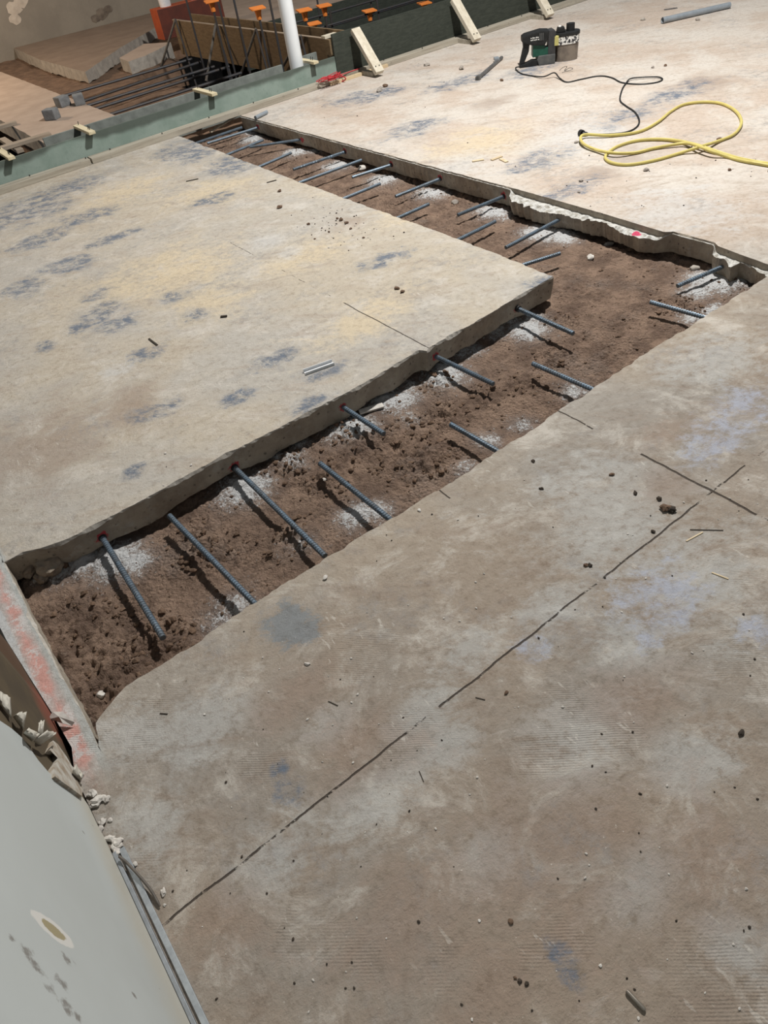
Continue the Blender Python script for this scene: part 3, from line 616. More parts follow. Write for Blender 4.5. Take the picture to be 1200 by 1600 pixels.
# ================================================================ behind the form
M_soil2 = simple('dark_brown_fill', (.19, .12, .08), (.12, .075, .05), 9, .95, 0, .9, .03)
M_pit_shade = simple('pit_shade', (.004, .004, .0045), (.008, .008, .008), 12, .95, spec=.05)  # blackens the low pit ground to stand for the shade down there
def back_ground():
    st = .06; xs = np.arange(.4, 12, st); ys = np.arange(6.13, 13.2, st); X, Y = np.meshgrid(xs, ys)
    Z = -.13+.05*(fbm(X, Y, 2, 4, 61)-.5)+.03*(fbm(X, Y, 9, 3, 62)-.5)
    pit = np.clip((X-3.42+.25*(fbm(X, Y, 3, 3, 63)-.5))/.12, 0, 1)*np.clip((np.where(X > 4.05, 10.6, 9.6)-Y)/.1, 0, 1)*np.clip((8.4-X)/.2, 0, 1)
    pit2 = np.clip((1.62-X)/.06, 0, 1)*np.clip((9.2-Y)/.1, 0, 1)
    Z = Z-.5*np.maximum(pit, pit2)
    ny, nx = X.shape; i = np.arange(ny-1)[:, None]*nx+np.arange(nx-1)[None]; f = np.stack([i, i+1, i+nx+1, i+nx], -1).reshape(-1, 4)
    me = bpy.data.meshes.new('ground'); me.from_pydata(np.stack([X, Y, Z], -1).reshape(-1, 3).tolist(), [], f.tolist())
    me.materials.append(M_soil2); me.materials.append(M_pit_shade)
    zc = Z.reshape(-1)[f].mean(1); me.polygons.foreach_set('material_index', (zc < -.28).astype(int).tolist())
    me.polygons.foreach_set('use_smooth', [True]*len(me.polygons))
    o = bpy.data.objects.new('ground', me); link(o); tag(o, 'excavated brown ground and dark pit behind the form', kind='structure')
back_ground()
M_bfloor = simple('back_floor_concrete', (.42, .33, .265), (.35, .27, .215), 5, .85, 0, .3, .006)
M_bisl = simple('dull_brown_concrete', (.27, .20, .15), (.22, .16, .12), 4, .9, 0, .3, .006)
M_bside = simple('back_slab_face', (.42, .385, .34), (.30, .275, .245), 14, .9, 0, .7, .01)
def block(name, poly, z0, z1, mats, label, kind=None, cat=None, jz=.0):
    P = jag([Vector(p) for p in poly]+[Vector(poly[0])], .06, .007, 31)[:-1]; n = len(P); mb = MB()
    mb.add([Vector((p.x, p.y, z1)) for p in P], [tuple(range(n))], 0)
    lo = [Vector((p.x, p.y, z0+jz*n1(p.x+p.y, 5, 33))) for p in P]; hi = [Vector((p.x, p.y, z1)) for p in P]
    mb.add(hi+lo, [(i, (i+1) % n, n+(i+1) % n, n+i) for i in range(n)], 1)
    o = mb.build(name, mats); return tag(o, label, cat, kind=kind)
sl = 2.27
block('floor', [(sl, 6.4), (sl+.02, 11.2), (sl-.05, 12.95), (-2, 12.95), (-2, 9.0), (1.54, 9.0), (1.54, 6.4)], -.13, 0, [M_bfloor, M_bside], 'tan concrete floor slab left of the excavation behind the form', 'structure')
block('floor', [(2.86, 9.72), (3.7, 10.7), (4.75, 11.7), (5.35, 12.98), (2.95, 13.0), (2.84, 11.4)], -.125, .0, [M_bisl, M_bside], 'raised island of old concrete slab below the rear wall', 'structure', jz=.03)
block('floor', [(4.6, 9.0), (9, 9.0), (12, 11), (12, 13), (6, 13), (5.2, 11)], -.2, .0, [M_bfloor, M_bside], 'concrete slab behind the rebar pit', 'structure')
def back_wall_mat():
    t = NT('scuffed_plaster_wall'); n = t.noise(2.5, 5, .6); f = t.noise(22, 5)
    c = t.mix(t.ss(n, .35, .65), (.255, .225, .185), (.215, .19, .157)); c = t.mix(t.math('MULTIPLY', t.ss(f, .6, .75), .3), c, (.22, .18, .14))
    return t.done(c, .9, f, .3, .006)
MB().box((-4, 13.0, -.3), (13, 13.2, 5)).build('wall_back', back_wall_mat())['kind'] = 'structure'
# chipped plaster on the rear wall
for i, (px, py, r, lb) in enumerate(((21, 13, .11, 0), (24, 30, .085, 0), (32, 3, .1, 0), (160, 22, .10, 1), (150, 29, .07, 1), (170, 14, .07, 1))):
    p = PY(px, py, 12.985); mt = simple('exposed_plaster', (.55, .48, .40), (.42, .36, .3), 8, .9) if lb == 0 else simple('broken_wall_hole', (.10, .08, .065), (.2, .165, .13), 9, .9)
    mb = MB(); n = 14; vs = [Vector((p.x, 12.99, p.z))]+[Vector((p.x+r*(1+.35*n1(k*1.7, 1, i))*math.cos(k*6.283/n), 12.996, p.z+r*.7*(1+.35*n1(k*1.9, 1, i+7))*math.sin(k*6.283/n))) for k in range(n)]
    mb.add(vs, [(0, 1+k, 1+(k+1) % n) for k in range(n)]); mb.build('wall_chip', mt)['kind'] = 'structure'
# brown form boards of the pit
e = empty('pit_form_board', (4.0, 6.23, 0)); tag(e, 'long brown plywood form board on the near side of the rebar pit', 'form board')
MB().box((0, .02, -.06), (.02, 3.3, .285)).build('board', M_bply, e, bevel=.002)
MB().box((-.006, .1, .285), (.026, 3.3, .292)).build('top_edge', wood('pale_ply_edge', (.34, .27, .2), (.26, .2, .15), 1), e)['label'] = 'paler top edge'
o = MB().box((4.13, 6.15, .0), (4.15, 9.3, .33)).build('pit_form_board', M_bply, origin=(4.13, 6.15, 0), bevel=.002); tag(o, 'second brown board standing just behind the long brown form board', 'form board')
o = MB().box((4.5, 8.9, -.3), (9.0, 8.925, .12)).build('pit_form_board', M_dply, origin=(4.5, 8.9, 0), bevel=.002); tag(o, 'dark form board along the back of the rebar pit', 'form board')
o = MB().box((3.995, 6.30, .287), (4.14, 6.36, .31)).build('timber_spacer', M_newz, origin=(4, 6.3, .287), bevel=.002); tag(o, 'pale spacer stick across the brown boards near the white pipe', 'spacer')
# rebar lying across the excavation
for i, (a, b) in enumerate((((103, 149), (300, 92)), ((128, 159), (313, 97)), ((140, 164), (335, 104)), ((153, 169), (358, 104)), ((178, 177), (377, 114)))):
    A = G(*a, -.04); B = G(*b, -.03); A = A-(B-A).normalized()*.12
    o = MB().tube([A, B], .0135, 8).build('rebar_rod', M_dbar, origin=A, smooth=True); tag(o, f'long dark rebar rod spanning the excavation behind the green panel, {ordn[i]} from the rear', 'rebar', 'rods across the excavation')
mb = MB()
for i in range(40):
    q = G(rnd.uniform(372, 470), 0, -.2) if False else Vector((rnd.uniform(3.72, 3.95), rnd.uniform(6.55, 7.6), 0)); r = rnd.uniform(.02, .055); mb.rock((q.x, q.y, -.33+rnd.uniform(0, .16)), r, i*.9+.2, .8, 1, .5)
tag(mb.build('pit_rubble', simple('grey_rubble', (.20, .19, .18), (.12, .11, .10), 15, .95)), 'grey broken rubble in the pit behind the trough plank', 'rubble', kind='stuff')
# rebar A braces in front of the brown board
M_gbar = simple('dull_grey_bar', (.13, .115, .10), (.085, .075, .065), 30, .6, .3)
for i, (ap, ft) in enumerate((((274, 30), (252, 103)), ((337, 37), (322, 127)), ((400, 45), (374, 124)), ((470, 56), (462, 117)))):
    A = PX(*ap, 3.965); Bq = G(*ft, -.13); Bq.x = min(Bq.x, 3.95); D = Vector((3.95, A.y-.12, -.35))
    e = empty('rebar_brace', (A.x, A.y, -.13)); tag(e, f'inverted V rebar brace against the brown form board, {ordn[i]} from the orange box', 'rebar brace', 'rebar braces at the brown board')
    MB().tube([Bq-e.location, A-e.location], .013, 8).build('leg', M_gbar, e, smooth=True); MB().tube([A-e.location, D-e.location], .011, 8).build('leg', M_dbar, e, smooth=True)
# upright bars with orange caps
M_cap = simple('orange_plastic', (.74, .24, .05), (.68, .20, .04), 20, .45)
def capped(px, py, X=None, Y=None, lb='', s=1.0):
    T = PX(px, py, X) if X else PY(px, py, Y); zb = -.55
    e = empty('capped_rebar', (T.x, T.y, zb)); tag(e, f'upright rebar with an orange cap, {lb}', 'capped rebar', 'capped rebar in the pit')
    h = T.z-zb; MB().tube([(0, 0, 0), (0, 0, h-.02)], .011, 8).build('bar', M_dbar, e, smooth=True)
    mb = MB(); w = .065*s; mt = Matrix.Translation((0, 0, h)) @ Matrix.Rotation(-.3, 4, 'Z') @ Matrix.Rotation(.05, 4, 'X')
    mb.box((-w, -w, -.004), (w, w, .008), mat=mt); mb.tube([mt @ Vector((0, 0, -.085)), mt @ Vector((0, 0, -.04)), mt @ Vector((0, 0, -.003))], [.022*s, .026*s, .036*s], 12)
    mb.build('safety_cap', M_cap, e, bevel=.003)
capped(402, 13, X=3.72, lb='just left of the white pipe')
capped(330, 2, X=3.74, lb='at the top frame edge above the brown board')
capped(475, 16, Y=7.0, lb='just right of the white pipe top')
capped(506, 9, Y=7.25, lb='second right of the white pipe, highest')
capped(490, 37, X=4.42, lb='lowest one right of the white pipe')
capped(577, 17, Y=7.3, lb='small one behind the left end of the dark panel')
capped(663, 5, Y=7.3, lb='rightmost, behind the dark panel')
for i, (px, py, X) in enumerate(((293, 8, 3.80), (345, 20, 3.88), (368, 12, 3.82), (425, 20, 3.9))):
    T = PX(px, py, X); o = MB().tube([(T.x, T.y, -.5), (T.x, T.y, max(T.z+.35, .6))], .011, 8).build('upright_rebar', M_dbar, origin=(T.x, T.y, -.5), smooth=True)
    tag(o, f'bare upright rebar beside the brown form board, {ordn[i]} from the orange box', 'rebar', 'bare uprights at the brown board')
k = 0
for y in (7.3, 7.9):
    for z in (-.25, -.05, .08, .2):
        o = MB().tube([(4.35, y, z), (8.6, y, z)], .010, 6).build('cage_rod', M_dbar, origin=(4.35, y, z), smooth=True)
        tag(o, f"horizontal cage rod in the pit, {('lowest', 'second lowest', 'second highest', 'topmost')[k % 4]} of the {'near' if y < 7.5 else 'rear'} mat", 'rebar', 'horizontal cage rods'); k += 1
for j, (y, x) in enumerate(((7.3, 4.75), (7.3, 5.35), (7.3, 6.1), (7.3, 6.9), (7.9, 5.0), (7.9, 5.7), (7.9, 6.5), (7.9, 7.3))):
    o = MB().tube([(x, y+.02, -.55), (x, y+.02, .32 if y < 7.5 else .5)], .010, 6).build('cage_upright', M_dbar, origin=(x, y, -.55), smooth=True)
    tag(o, f"upright cage rod tied to the {'near' if y < 7.5 else 'rear'} mat in the pit, {ordn[j % 4]} from the white pipe", 'rebar', 'upright cage rods')
# white bucket tops in the pit, orange steel box, white bucket
p = PY(513, 48, 6.8); e = empty('pipe_stub', (p.x, p.y, -.62)); tag(e, 'white plastic pipe stub showing above the left end of the dark plywood panel', 'pipe')
MB().tube([(0, 0, 0), (0, 0, p.z+.62)], .05, 20).build('stub', M_plastic, e, smooth=True)
M_or = simple('orange_red_steel', (.42, .085, .028), (.33, .065, .026), 8, .55); M_or_shade = simple('shaded_orange_steel', (.13, .035, .022), (.09, .028, .02), 8, .6)  # second steel is a darker copy painted for the box's shaded front
b0 = G(258, 63); h = PY(258, 12, b0.y).z
e = empty('steel_box', b0); tag(e, 'orange red steel box standing behind the brown form board', 'box')
MB().box((0, 0, 0), (.9, .22, h)).build('body', M_or, e, bevel=.006); MB().box((.004, -.008, .004), (.9, .0, h-.004)).build('shaded_front', M_or_shade, e, bevel=.003)['label'] = 'front face coloured darker for its shade'
for (x, lb) in ((.18, 'white tub on top of the orange red steel box, left one'), (.6, 'white tub on top of the orange red steel box, right one')):
    o = MB().tube([(0, 0, 0), (0, 0, .16)], [.07, .08], 20).build('tub', M_plastic, smooth=True); o.location = b0+Vector((x, .11, h)); tag(o, lb, 'tub')
# concrete footing lump beside the pit
o = block('concrete_lump', [(3.36, 9.62), (3.62, 9.7), (3.86, 9.86), (4.14, 10.1), (3.94, 10.5), (3.40, 10.0)], -.22, .0, [M_bfloor, M_bside], 'broken light grey concrete lump beside the brown form board', None, 'concrete', .03)
# planks over the opening at the left frame edge
def plank(a, b, w, label, z=.0, h=.03):
    flat_bar('hole_plank', a, b, w, h, wood('hole_plank_wood', (.36, .30, .24), (.27, .22, .17)), label, 'plank', 'planks round the left opening', z)
plank((-40, 212), (27, 194), .07, 'brown plank across the floor opening at the left frame edge, farther one')
plank((-40, 248), (80, 212), .08, 'brown plank across the floor opening at the left frame edge, nearer one')
plank((2, 214), (30, 232), .06, 'reddish plank running lengthwise in the floor opening at the left frame edge', -.035)
for i, (px, py, lb) in enumerate(((97, 158, 'leftmost of the pair near the rods'), (123, 155, 'beside the rod ends'), (80, 178, 'dark one nearest the green panel'))):
    p = G(px, py, .045); e_ = MB().box((-.06, -.05, -.045), (.06, .05, .045), mat=Matrix.Translation(p) @ Matrix.Rotation(.3+i, 4, 'Z'))
    tag(e_.build('concrete_spacer', simple('grey_block', (.22, .23, .24), (.15, .155, .16), 20, .85), origin=p, bevel=.012), f'small grey concrete block on the rear tan slab, {lb}', 'block', 'grey blocks on the rear slab')

# ================================================================ items on the far slab
M_cond = simple('grey_conduit', (.34, .38, .42), (.28, .32, .36), 20, .4, .3)
a = G(1035, 32, .025); b = G(1140, 8, .025); d = (b-a).normalized()
mb = MB(); mb.tube([a, b], .024, 18, False); mb.tube([b, a], .020, 18, False); 
e = mb.build('conduit_pipe', M_cond, origin=a, smooth=True); tag(e, 'length of grey conduit lying on the far slab at the top right', 'pipe')
M_steel = simple('worn_steel', (.22, .22, .22), (.15, .145, .14), 25, .5, .6)
a = G(746, 123, .014); b = G(784, 90, .014); e = empty('steel_rod', a); tag(e, 'steel drill rod with a clamped end lying on the far slab', 'rod')
MB().tube([Vector((0, 0, 0)), b-a], .014, 12).build('shaft', M_steel, e, smooth=True)
d = b-a; MB().tube([Vector((0, 0, 0)), d.normalized()*.04], .021, 12).build('collar', M_steel, e, smooth=True); MB().box((-.03, -.02, -.012), (.03, .02, .012), mat=Matrix.Translation(d*.88+Vector((-.02, .01, .012))) @ Matrix.Rotation(1.0, 4, 'Z')).build('clamp', M_cond, e, bevel=.004)
a = G(1036, 14, .004); flat_bar('scrap_strip', (1038, 16), (1058, 13), .03, .006, M_steel, 'flat dark strip lying above the grey conduit', 'strip')
o = MB().tube([G(399, 184, .016), G(417, 175, .016)], .014, 12).build('conduit_stub', M_cond, origin=G(399, 184), smooth=True); tag(o, 'short grey conduit stub lying on the corner of the far slab by the kerb', 'pipe')
o = MB().box((-.2, -.012, -.005), (.2, .012, .005), mat=Matrix.Translation(G(355, 190, -.035)) @ Matrix.Rotation(.25, 4, 'Z') @ Matrix.Rotation(-.1, 4, 'Y')).build('lath_sliver', M_newz, origin=G(355, 190, -.035)); tag(o, 'pale lath sliver stuck under the kerb at the trench head', 'lath')
o = MB().box((3.80, 1.90, 0), (3.92, 1.975, .03)).build('wood_block', wood('brown_block', (.33, .24, .15), (.25, .18, .11)), origin=(3.8, 1.95, 0), bevel=.003); tag(o, 'brown wood block cut by the right frame edge below the yellow cord', 'wood block')

# the black rotary tool with its dust canister
def zp(zx, zy): return (720+zx/2.5, zy/2.5)
M_bk = simple('black_tool_plastic', (.012, .013, .014), (.02, .021, .022), 30, .5); M_gn = simple('green_tool_housing', (.015, .085, .058), (.012, .065, .045), 30, .4)
M_gy = simple('dusty_grey_plastic', (.075, .08, .082), (.12, .12, .115), 20, .6); M_wt = simple('white_print', (.75, .75, .72), (.7, .7, .68), 20, .5)
M_yl = simple('dull_yellow_clip', (.50, .46, .17), (.42, .39, .15), 20, .5)
def canister_mat():
    t = NT('smoky_clear_plastic'); n = t.noise(9, 4); m = t.done(t.mix(t.ss(n, .4, .6), (.20, .17, .14), (.13, .11, .095)), .2, n, .1, .004, 0, .5)
    return m
t0 = G(812, 107); yaw = math.atan2(-.610, .792)
tool = empty('rotary_hammer', t0, yaw); tool.scale = (1, 1, .82); tag(tool, 'black and green power tool with a smoky dust canister and black lead', 'power tool')
def xz(poly, y0, y1): # profile in x-z extruded along y
    mb = MB(); n = len(poly); vs = [Vector((p[0], y0, p[1])) for p in poly]+[Vector((p[0], y1, p[1])) for p in poly]
    return mb.add(vs, [tuple(range(n)), tuple(range(n, 2*n))[::-1]]+[(i, i+n, (i+1) % n+n, (i+1) % n) for i in range(n)])
xz([(.0, 0), (.16, .0), (.17, .05), (.10, .055), (.055, .035), (.0, .03)], .0, .055).build('foot_grip', M_bk, tool, bevel=.008)
xz([(.0, .03), (.035, .03), (.075, .13), (.08, .185), (.105, .2), (.105, .23), (.025, .23), (.03, .17)], .005, .05).build('handle', M_bk, tool, bevel=.008)
xz([(.155, 0), (.285, 0), (.285, .085), (.15, .085), (.14, .05)], -.01, .10).build('gear_base', M_gy, tool, bevel=.008)
xz([(.105, .075), (.265, .085), (.265, .125), (.235, .125), (.235, .145), (.2, .145), (.2, .165), (.105, .19)], .0, .09).build('green_housing', M_gn, tool, bevel=.006)
head = xz([(.02, .215), (.045, .205), (.10, .18), (.20, .165), (.215, .2), (.235, .285), (.17, .295), (.045, .275), (.02, .26)], -.012, .10).build('motor_head', M_bk, tool, bevel=.012)
rb = MB()
for i in range(3): rb.box((.155+.012*i, -.016, .215), (.161+.012*i, -.008, .275))
rb.build('cooling_fins', M_gy, head)
xz([(.225, .06), (.285, .06), (.285, .27), (.26, .29), (.225, .285)], -.005, .075).build('mast', simple('grey_mast', (.03, .032, .034), (.05, .05, .052), 25, .5), tool, bevel=.008)
lt = MB()  # small illegible white model markings on the head
for r_ in range(2):
    for i in range(5): lt.box((.085+.014*i, -.0145, .222+.018*r_), (.085+.014*i+.010-.003*((i+r_) % 2), -.0115, .230+.018*r_+.002*(i % 2)))
lt.build('head_print', M_wt, head)['label'] = 'small pale printed marks'
def oval(cx, cy, rx, ry, z0, z1, n=36, ex=2.6, taper=1.0):
    mb = MB(); 
    def pt(k, s, z):
        a = 2*math.pi*k/n; c_, s_ = math.cos(a), math.sin(a)
        return Vector((cx+s*rx*math.copysign(abs(c_)**(2/ex), c_), cy+s*ry*math.copysign(abs(s_)**(2/ex), s_), z))
    vs = [pt(k, taper, z0) for k in range(n)]+[pt(k, 1, z1) for k in range(n)]
    return mb.add(vs, [tuple(range(n))[::-1], tuple(range(n, 2*n))]+[(k, (k+1) % n, (k+1) % n+n, k+n) for k in range(n)])
can = oval(.385, .075, .098, .07, .0, .215, taper=.93).build('dust_canister', canister_mat(), tool, smooth=True); can['label'] = 'smoky clear canister half full of dust'
lid = oval(.385, .075, .103, .075, .213, .24).build('lid', M_bk, tool, bevel=.004)
xz([(.30, .24), (.37, .24), (.36, .285), (.31, .285)], .04, .10).build('lid_knob', M_bk, lid, bevel=.008)
mb = MB(); mb.tube([(.415, .085, .235), (.415, .085, .30)], .033, 18); mb.build('lid_spout', M_bk, lid, smooth=True)
MB().rock((.325, .06, .29), .012, 4, .8, 2, .1).build('lid_button', M_wt, lid, smooth=True)
xz([(.275, .15), (.308, .15), (.308, .228), (.275, .228)], -.008, .03).build('latch', M_yl, tool, bevel=.004)['label'] = 'dull yellow latch'
# splattered paper label wrapped round the canister front
def label_mat():
    t = NT('splattered_label'); n = t.noise(55, 3, .6, .4); return t.done(t.mix(t.ss(n, .5, .54), (.72, .72, .70), (.04, .04, .045)), .5)
mb = MB(); n = 14; top = []; bot = []
for k in range(n+1):
    a = math.pi*(1.22+.62*k/n); c_, s_ = math.cos(a), math.sin(a); ex = 2.6
    x = .385+.1005*math.copysign(abs(c_)**(2/ex), c_); y = .075+.0725*math.copysign(abs(s_)**(2/ex), s_)
    top.append((x, y, .212)); bot.append((x, y, .145))
mb.add(top+bot, [(k, k+1, n+2+k, n+1+k) for k in range(n)]); mb.build('canister_label', label_mat(), can, smooth=True)['label'] = 'white label with black splatter print'
# leads (world points -> tool space)
inv = (Matrix.Translation(t0) @ Matrix.Rotation(yaw, 4, 'Z')).inverted()
cordp = [((228, 258), .03), ((215, 262), .02), ((218, 274), .006), ((240, 288), .006), ((280, 296), .006), ((325, 297), .02), ((365, 280), .04), ((385, 303), .012), ((415, 320), .006), ((470, 309), .006), ((540, 296), .006), ((590, 303), .006), ((630, 322), .006), ((700, 328), .006), ((765, 321), .006), ((788, 308), .008), ((765, 299), .012), ((700, 301), .014), ((662, 306), .016), ((645, 325), .008), ((630, 350), .006), ((622, 390), .006), ((645, 413), .006), ((680, 437), .006), ((697, 470), .006), ((685, 497), .006), ((640, 517), .006), ((560, 524), .006), ((490, 522), .008)]
pts = [inv @ G(*zp(*p), z) for p, z in cordp]
lead = MB().tube(smooth_path(pts, 6), .0055, 8).build('lead', M_bk, tool, smooth=True)
pl = inv @ G(*zp(476, 521), .016); pl2 = inv @ G(*zp(498, 523), .012)
MB().tube([pl, pl.lerp(pl2, .6), pl2], [.016, .016, .008], 12).build('plug', M_bk, lead, smooth=True)
pts = [inv @ G(*zp(*p), z) for p, z in (((385, 275), .004), ((400, 260), .03), ((415, 257), .03), ((405, 275), .01), ((425, 262), .03), ((437, 268), .02), ((395, 283), .006))]
MB().tube(smooth_path(pts, 5), .0022, 6).build('wire_loops', M_bk, tool, smooth=True)
# yellow extension cord
yp = [((1215, 642), .008), ((1100, 622), .008), ((1040, 605), .008), ((980, 585), .02), ((920, 566), .022), ((840, 549), .012), ((760, 544), .010), ((680, 551), .009), ((610, 573), .008), ((572, 600), .008), ((566, 620), .008), ((595, 638), .008), ((660, 643), .008), ((760, 626), .008), ((860, 597), .01), ((940, 572), .03), ((1010, 550), .010), ((1065, 526), .010), ((1094, 490), .009), ((1090, 455), .009), ((1060, 424), .009), ((1010, 403), .009), ((940, 399), .009), ((870, 409), .009), ((820, 436), .009), ((765, 480), .01), ((690, 516), .009), ((580, 529), .012), ((490, 526), .02), ((468, 538), .022), ((480, 563), .018), ((530, 586), .014), ((600, 598), .022), ((680, 597), .010), ((750, 580), .010), ((820, 567), .014), ((880, 560), .02), ((925, 570), .035), ((980, 592), .03), ((1040, 612), .009), ((1100, 628), .009), ((1215, 648), .009)]
M_yc = simple('yellow_cord', (.62, .53, .17), (.54, .46, .16), 25, .5)
o = MB().tube(smooth_path([G(*zp(*p), z) for p, z in yp], 7), .0088, 9).build('extension_cord', M_yc, origin=G(*zp(1000, 595)), smooth=True); tag(o, 'yellow extension cord looping across the far slab to the right frame edge', 'cord')
o = MB().tube([G(*zp(466, 519), .014), G(*zp(476, 522), .014)], [.02, .02], 12).build('cord_socket', M_bk, origin=G(*zp(466, 519)), smooth=True); tag(o, 'black socket end of the yellow cord at the tool plug', 'socket')

# ================================================================ torn partition wall at the lower left
XW = -.25
def drywall_mat():
    t = NT('painted_drywall'); x, y, z = t.xyz(); n = t.noise(2.2, 4); f = t.noise(60, 4)
    c = t.mix(t.ss(n, .35, .65), (.48, .52, .525), (.44, .475, .475))
    c = t.mix(t.math('MULTIPLY', t.ss(t.math('ADD', z, t.math('MULTIPLY', t.math('SUBTRACT', t.noise(6, 4), .5), .15)), .2, .03), .6), c, (.46, .42, .33))
    p0 = PX(84, 1453, XW); d = t.math('ADD', t.vm('LENGTH', t.vm('MULTIPLY', t.vm('SUBTRACT', t.co, tuple(p0)), (0, 1/.014, 1/.05))), t.math('MULTIPLY', t.math('SUBTRACT', f, .5), .5))
    c = t.mix(t.ss(d, 1.25, 1.1), c, (.62, .62, .60)); c = t.mix(t.ss(d, .72, .6), c, (.33, .29, .18))
    sm = [(PX(*p, XW), (1, r*.5, r)) for p, r in (((43, 1485), .02), ((62, 1517), .022), ((55, 1505), .02), ((78, 1545), .02), ((100, 1566), .022), ((107, 1580), .016), ((122, 1590), .016), ((97, 1535), .02), ((107, 1500), .022), ((20, 1467), .012), ((130, 1300), .008), ((145, 1290), .006), ((210, 1555), .012), ((249, 1545), .006), ((230, 1460), .005))]
    d = t.math('ADD', patches(t, [(p, (9e9, r[1], r[2])) for p, r in sm]), t.math('MULTIPLY', t.math('SUBTRACT', t.noise(45, 4, .7), .5), 3.2))
    c = t.mix(t.math('MULTIPLY', t.ss(d, .9, .2), .7), c, (.13, .11, .095))
    return t.done(c, .55, t.math('ADD', n, t.math('MULTIPLY', f, .12)), .12, .006, 0, .35)
outl = [PX(*p, XW) for p in ((176, 1336), (164, 1310), (152, 1288), (138, 1258), (128, 1244), (112, 1232), (98, 1222), (83, 1214), (72, 1202), (60, 1188), (46, 1168), (34, 1152), (18, 1138), (0, 1126))]
poly = [(p.y, max(p.z, .006)) for p in outl]
top = poly[-1]; poly += [(top[0]+.0, 1.0), (top[0], 2.6), (-1.6, 2.6), (-1.6, .012)]
mb = MB(); n = len(poly); vs = [Vector((XW, y, z)) for y, z in poly]+[Vector((XW-.0125, y, z)) for y, z in poly]
mb.add(vs[:n], [tuple(range(n))], 0); mb.add(vs, [tuple(range(n, 2*n))[::-1]]+[(i, (i+1) % n, (i+1) % n+n, i+n) for i in range(n)], 1)
M_gyp = simple('torn_gypsum', (.50, .49, .45), (.28, .22, .16), 30, .95)
wall = mb.build('wall_left', [drywall_mat(), M_gyp]); tag(wall, 'pale grey painted drywall partition at the lower left, torn at its end', kind='structure')
def back_mat():
    t = NT('brown_wall_backing'); x, y, z = t.xyz(); n = t.noise(8, 5)
    c = t.mix(t.ss(n, .35, .65), (.10, .078, .05), (.075, .06, .042)); c = t.mix(t.ss(y, 1.452, 1.448), (.085, .05, .03), c)
    r = t.math('ADD', t.vm('LENGTH', t.vm('MULTIPLY', t.vm('SUBTRACT', t.co, (0, 1.40, .0)), (0, 7.5, 7))), t.math('MULTIPLY', t.math('SUBTRACT', n, .5), .6))
    c = t.mix(t.math('MULTIPLY', t.ss(r, 1.0, .2), .6), c, (.25, .06, .04))
    return t.done(c, .85, n, .2, .004)
MB().prism([(-.262, .9), (-.250, 1.29), (-.2435, 1.41), (-.2655, 1.72), (-.32, 1.72), (-.32, .9)], -.25, 2.6).build('wall_backing', back_mat(), wall)['label'] = 'brown backing behind the torn drywall'
# torn paper flaps and plaster remnant (children of the wall)
M_paper = simple('torn_drywall_paper', (.56, .545, .49), (.46, .44, .385), 30, .9)
def flap(b0, b1, t0_, t1, xb, xt, curl, seed, name='torn_paper'):   # torn sheet from its root on the board edge to its ragged tip
    mb = MB(); nu, nv = 7, 7; vs = []
    for v in range(nv):
        for u in range(nu):
            fu, fv = u/(nu-1), v/(nv-1)
            if v == nv-1: fv += .16*n1(u*1.7, 1, seed)
            a = Vector(b0).lerp(Vector(b1), fu); c_ = Vector(t0_).lerp(Vector(t1), fu); p = a.lerp(c_, fv)
            x = xb+(xt-xb)*fv+curl*math.sin(math.pi*fv)+.006*n1(fu*2+fv, 2, seed+3)*fv
            vs.append(PX(p.x, p.y, x))
    mb.add(vs, [(v*nu+u, v*nu+u+1, v*nu+nu+u+1, v*nu+nu+u) for v in range(nv-1) for u in range(nu-1)])
    o = mb.build(name, M_paper, wall, smooth=True); m_ = o.modifiers.new('thickness', 'SOLIDIFY'); m_.thickness = .001
    return o
flap((20, 1120), (36, 1142), (31, 1112), (42, 1112), -.249, -.234, .006, 1)
flap((36, 1146), (50, 1158), (44, 1138), (63, 1147), -.249, -.230, .008, 2)
flap((52, 1158), (62, 1164), (72, 1142), (89, 1146), -.247, -.222, .004, 3)
flap((60, 1150), (68, 1150), (61, 1128), (69, 1126), -.240, -.232, .003, 4)
flap((0, 1100), (18, 1124), (0, 1079), (16, 1092), -.250, -.244, .004, 5)
flap((112, 1208), (126, 1222), (118, 1194), (131, 1211), -.242, -.232, .004, 6)
rem = MB(); rp = [(83, 1157), (90, 1162), (97, 1172), (104, 1182), (112, 1196), (122, 1207), (130, 1212), (130, 1232), (128, 1244), (112, 1232), (98, 1222), (86, 1213), (84, 1198), (91, 1188), (88, 1176), (78, 1172)]
P = [PX(*p, -.243) for p in rp]
for p in P: p.z = max(p.z, .004)
n = len(P); c_ = sum(P, Vector())/n+Vector((.0005, 0, 0)); rem.add([c_]+P, [(0, 1+i, 1+(i+1) % n) for i in range(n)]); rem.add(P+[p+Vector((-.012, 0, 0)) for p in P], [(i, (i+1) % n, (i+1) % n+n, i+n) for i in range(n)])
rem.build('plaster_remnant', M_gyp, wall)
e = empty('paper_scrap', G(90, 1122, .012)); tag(e, 'crumpled white paper scrap lying on the pink sill', 'scrap')
P = [G(*p, z)-e.location for p, z in (((75, 1124), .02), (((82, 1112)), .03), ((98, 1112), .03), ((116, 1128), .012), ((112, 1134), .006), ((98, 1130), .02), ((86, 1126), .008))]
mb = MB(); c_ = sum(P, Vector())/7+Vector((0, 0, .012)); th = Vector((0, 0, .002))
mb.add([c_]+P, [(0, 1+i, 1+(i+1) % 7) for i in range(7)]); mb.add([c_-th]+[p-th for p in P], [(0, 1+(i+1) % 7, 1+i) for i in range(7)]); mb.add(P+[p-th for p in P], [(i, (i+1) % 7, (i+1) % 7+7, i+7) for i in range(7)]); mb.build('sheet', M_white, e)
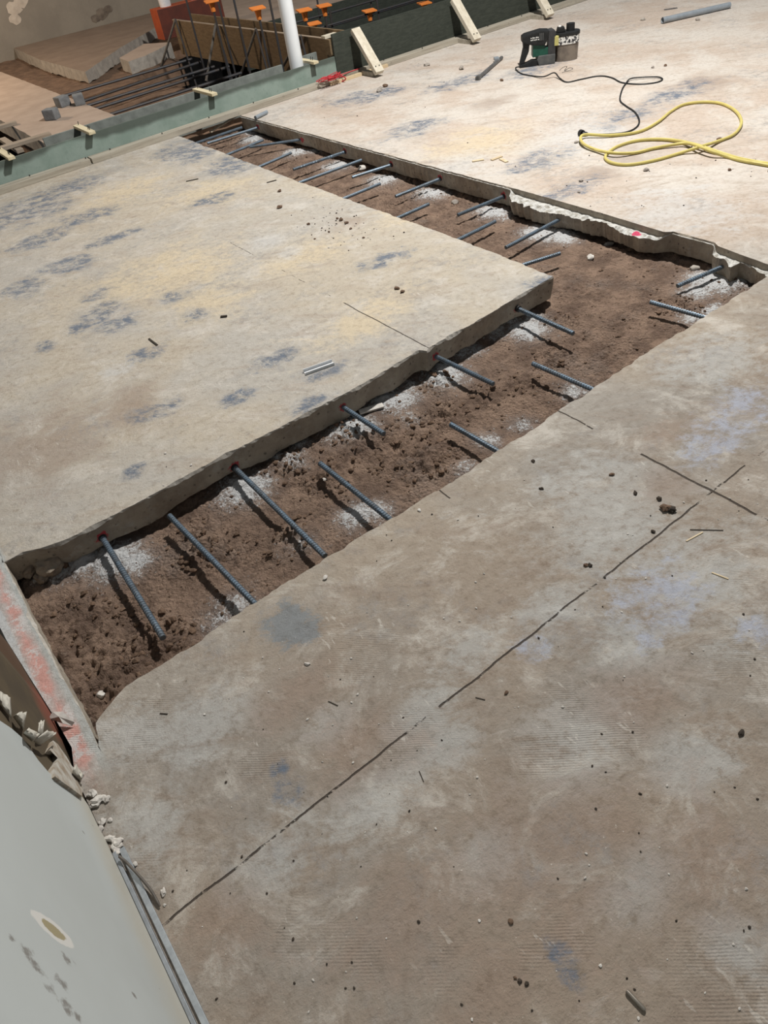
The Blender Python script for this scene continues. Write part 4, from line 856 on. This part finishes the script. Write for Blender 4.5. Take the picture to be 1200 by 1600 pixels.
# floor track of the partition
M_track = simple('galvanised_track', (.48, .52, .55), (.36, .39, .42), 60, .35, .7, .15, .002)
y1 = .955
e = empty('floor_track', (-.237, y1, 0)); tag(e, 'galvanised floor track along the foot of the grey drywall', 'track')
MB().box((-.012, -1.6-y1, 0), (-.004, .0, .010)).build('web', simple('dull_track', (.34, .37, .40), (.26, .28, .30), 40, .5, .5), e, bevel=.001)
MB().box((.002, -1.6-y1, 0), (.014, .0, .006)).build('flange', M_track, e, bevel=.001)['label'] = 'bright outer flange'
# plaster crumbs along the wall foot
mb_l = [((145, 1240), .011), ((152, 1250), .012), ((160, 1246), .008), ((148, 1258), .008), ((160, 1284), .009), ((172, 1281), .005), ((158, 1294), .007), ((172, 1310), .009), ((182, 1316), .010), ((178, 1324), .008), ((186, 1322), .007), ((181, 1334), .010), ((166, 1248), .008), ((211, 1350), .0055), ((255, 1394), .006), ((257, 1414), .003), ((155, 1300), .006), ((188, 1312), .006)]
for i, (p, r) in enumerate(mb_l):
    q = G(*p, r*.5); o = MB().rock(q, r, i*1.3+.3, .6, 2, .6).build('plaster_crumb', M_white, origin=q); tag(o, 'small white plaster crumb lying along the foot of the torn drywall', 'crumb', 'plaster crumbs at the wall foot')
pts = [G(186, 1338, .02), G(198, 1348, .016), G(215, 1366, .014), G(235, 1390, .010), G(250, 1416, .005)]
o = MB().tube(smooth_path(pts, 5), [.003]*20+[.0015], 8).build('metal_strap', simple('dark_strap', (.12, .105, .09), (.08, .07, .06), 40, .6), origin=pts[0], smooth=True); tag(o, 'thin dark bent strip lying across the end of the floor track', 'strip')

# ================================================================ light
def lamp(name, loc, power, col, r):
    l = bpy.data.lights.new(name, 'POINT'); l.energy = power; l.color = col; l.shadow_soft_size = r
    o = bpy.data.objects.new(name, l); o.location = loc; return link(o)
lamp('work_light', (4.0, 3.1, 4.9), 1720, (1.0, .965, .91), .12)
lamp('rear_lamp', (.3, 10.6, 1.9), 300, (1.0, .78, .56), .2)
w = bpy.data.worlds.new('room_ambience'); S.world = w; w.use_nodes = True
w.node_tree.nodes['Background'].inputs[0].default_value = (.86, .93, 1.0, 1); w.node_tree.nodes['Background'].inputs[1].default_value = .13
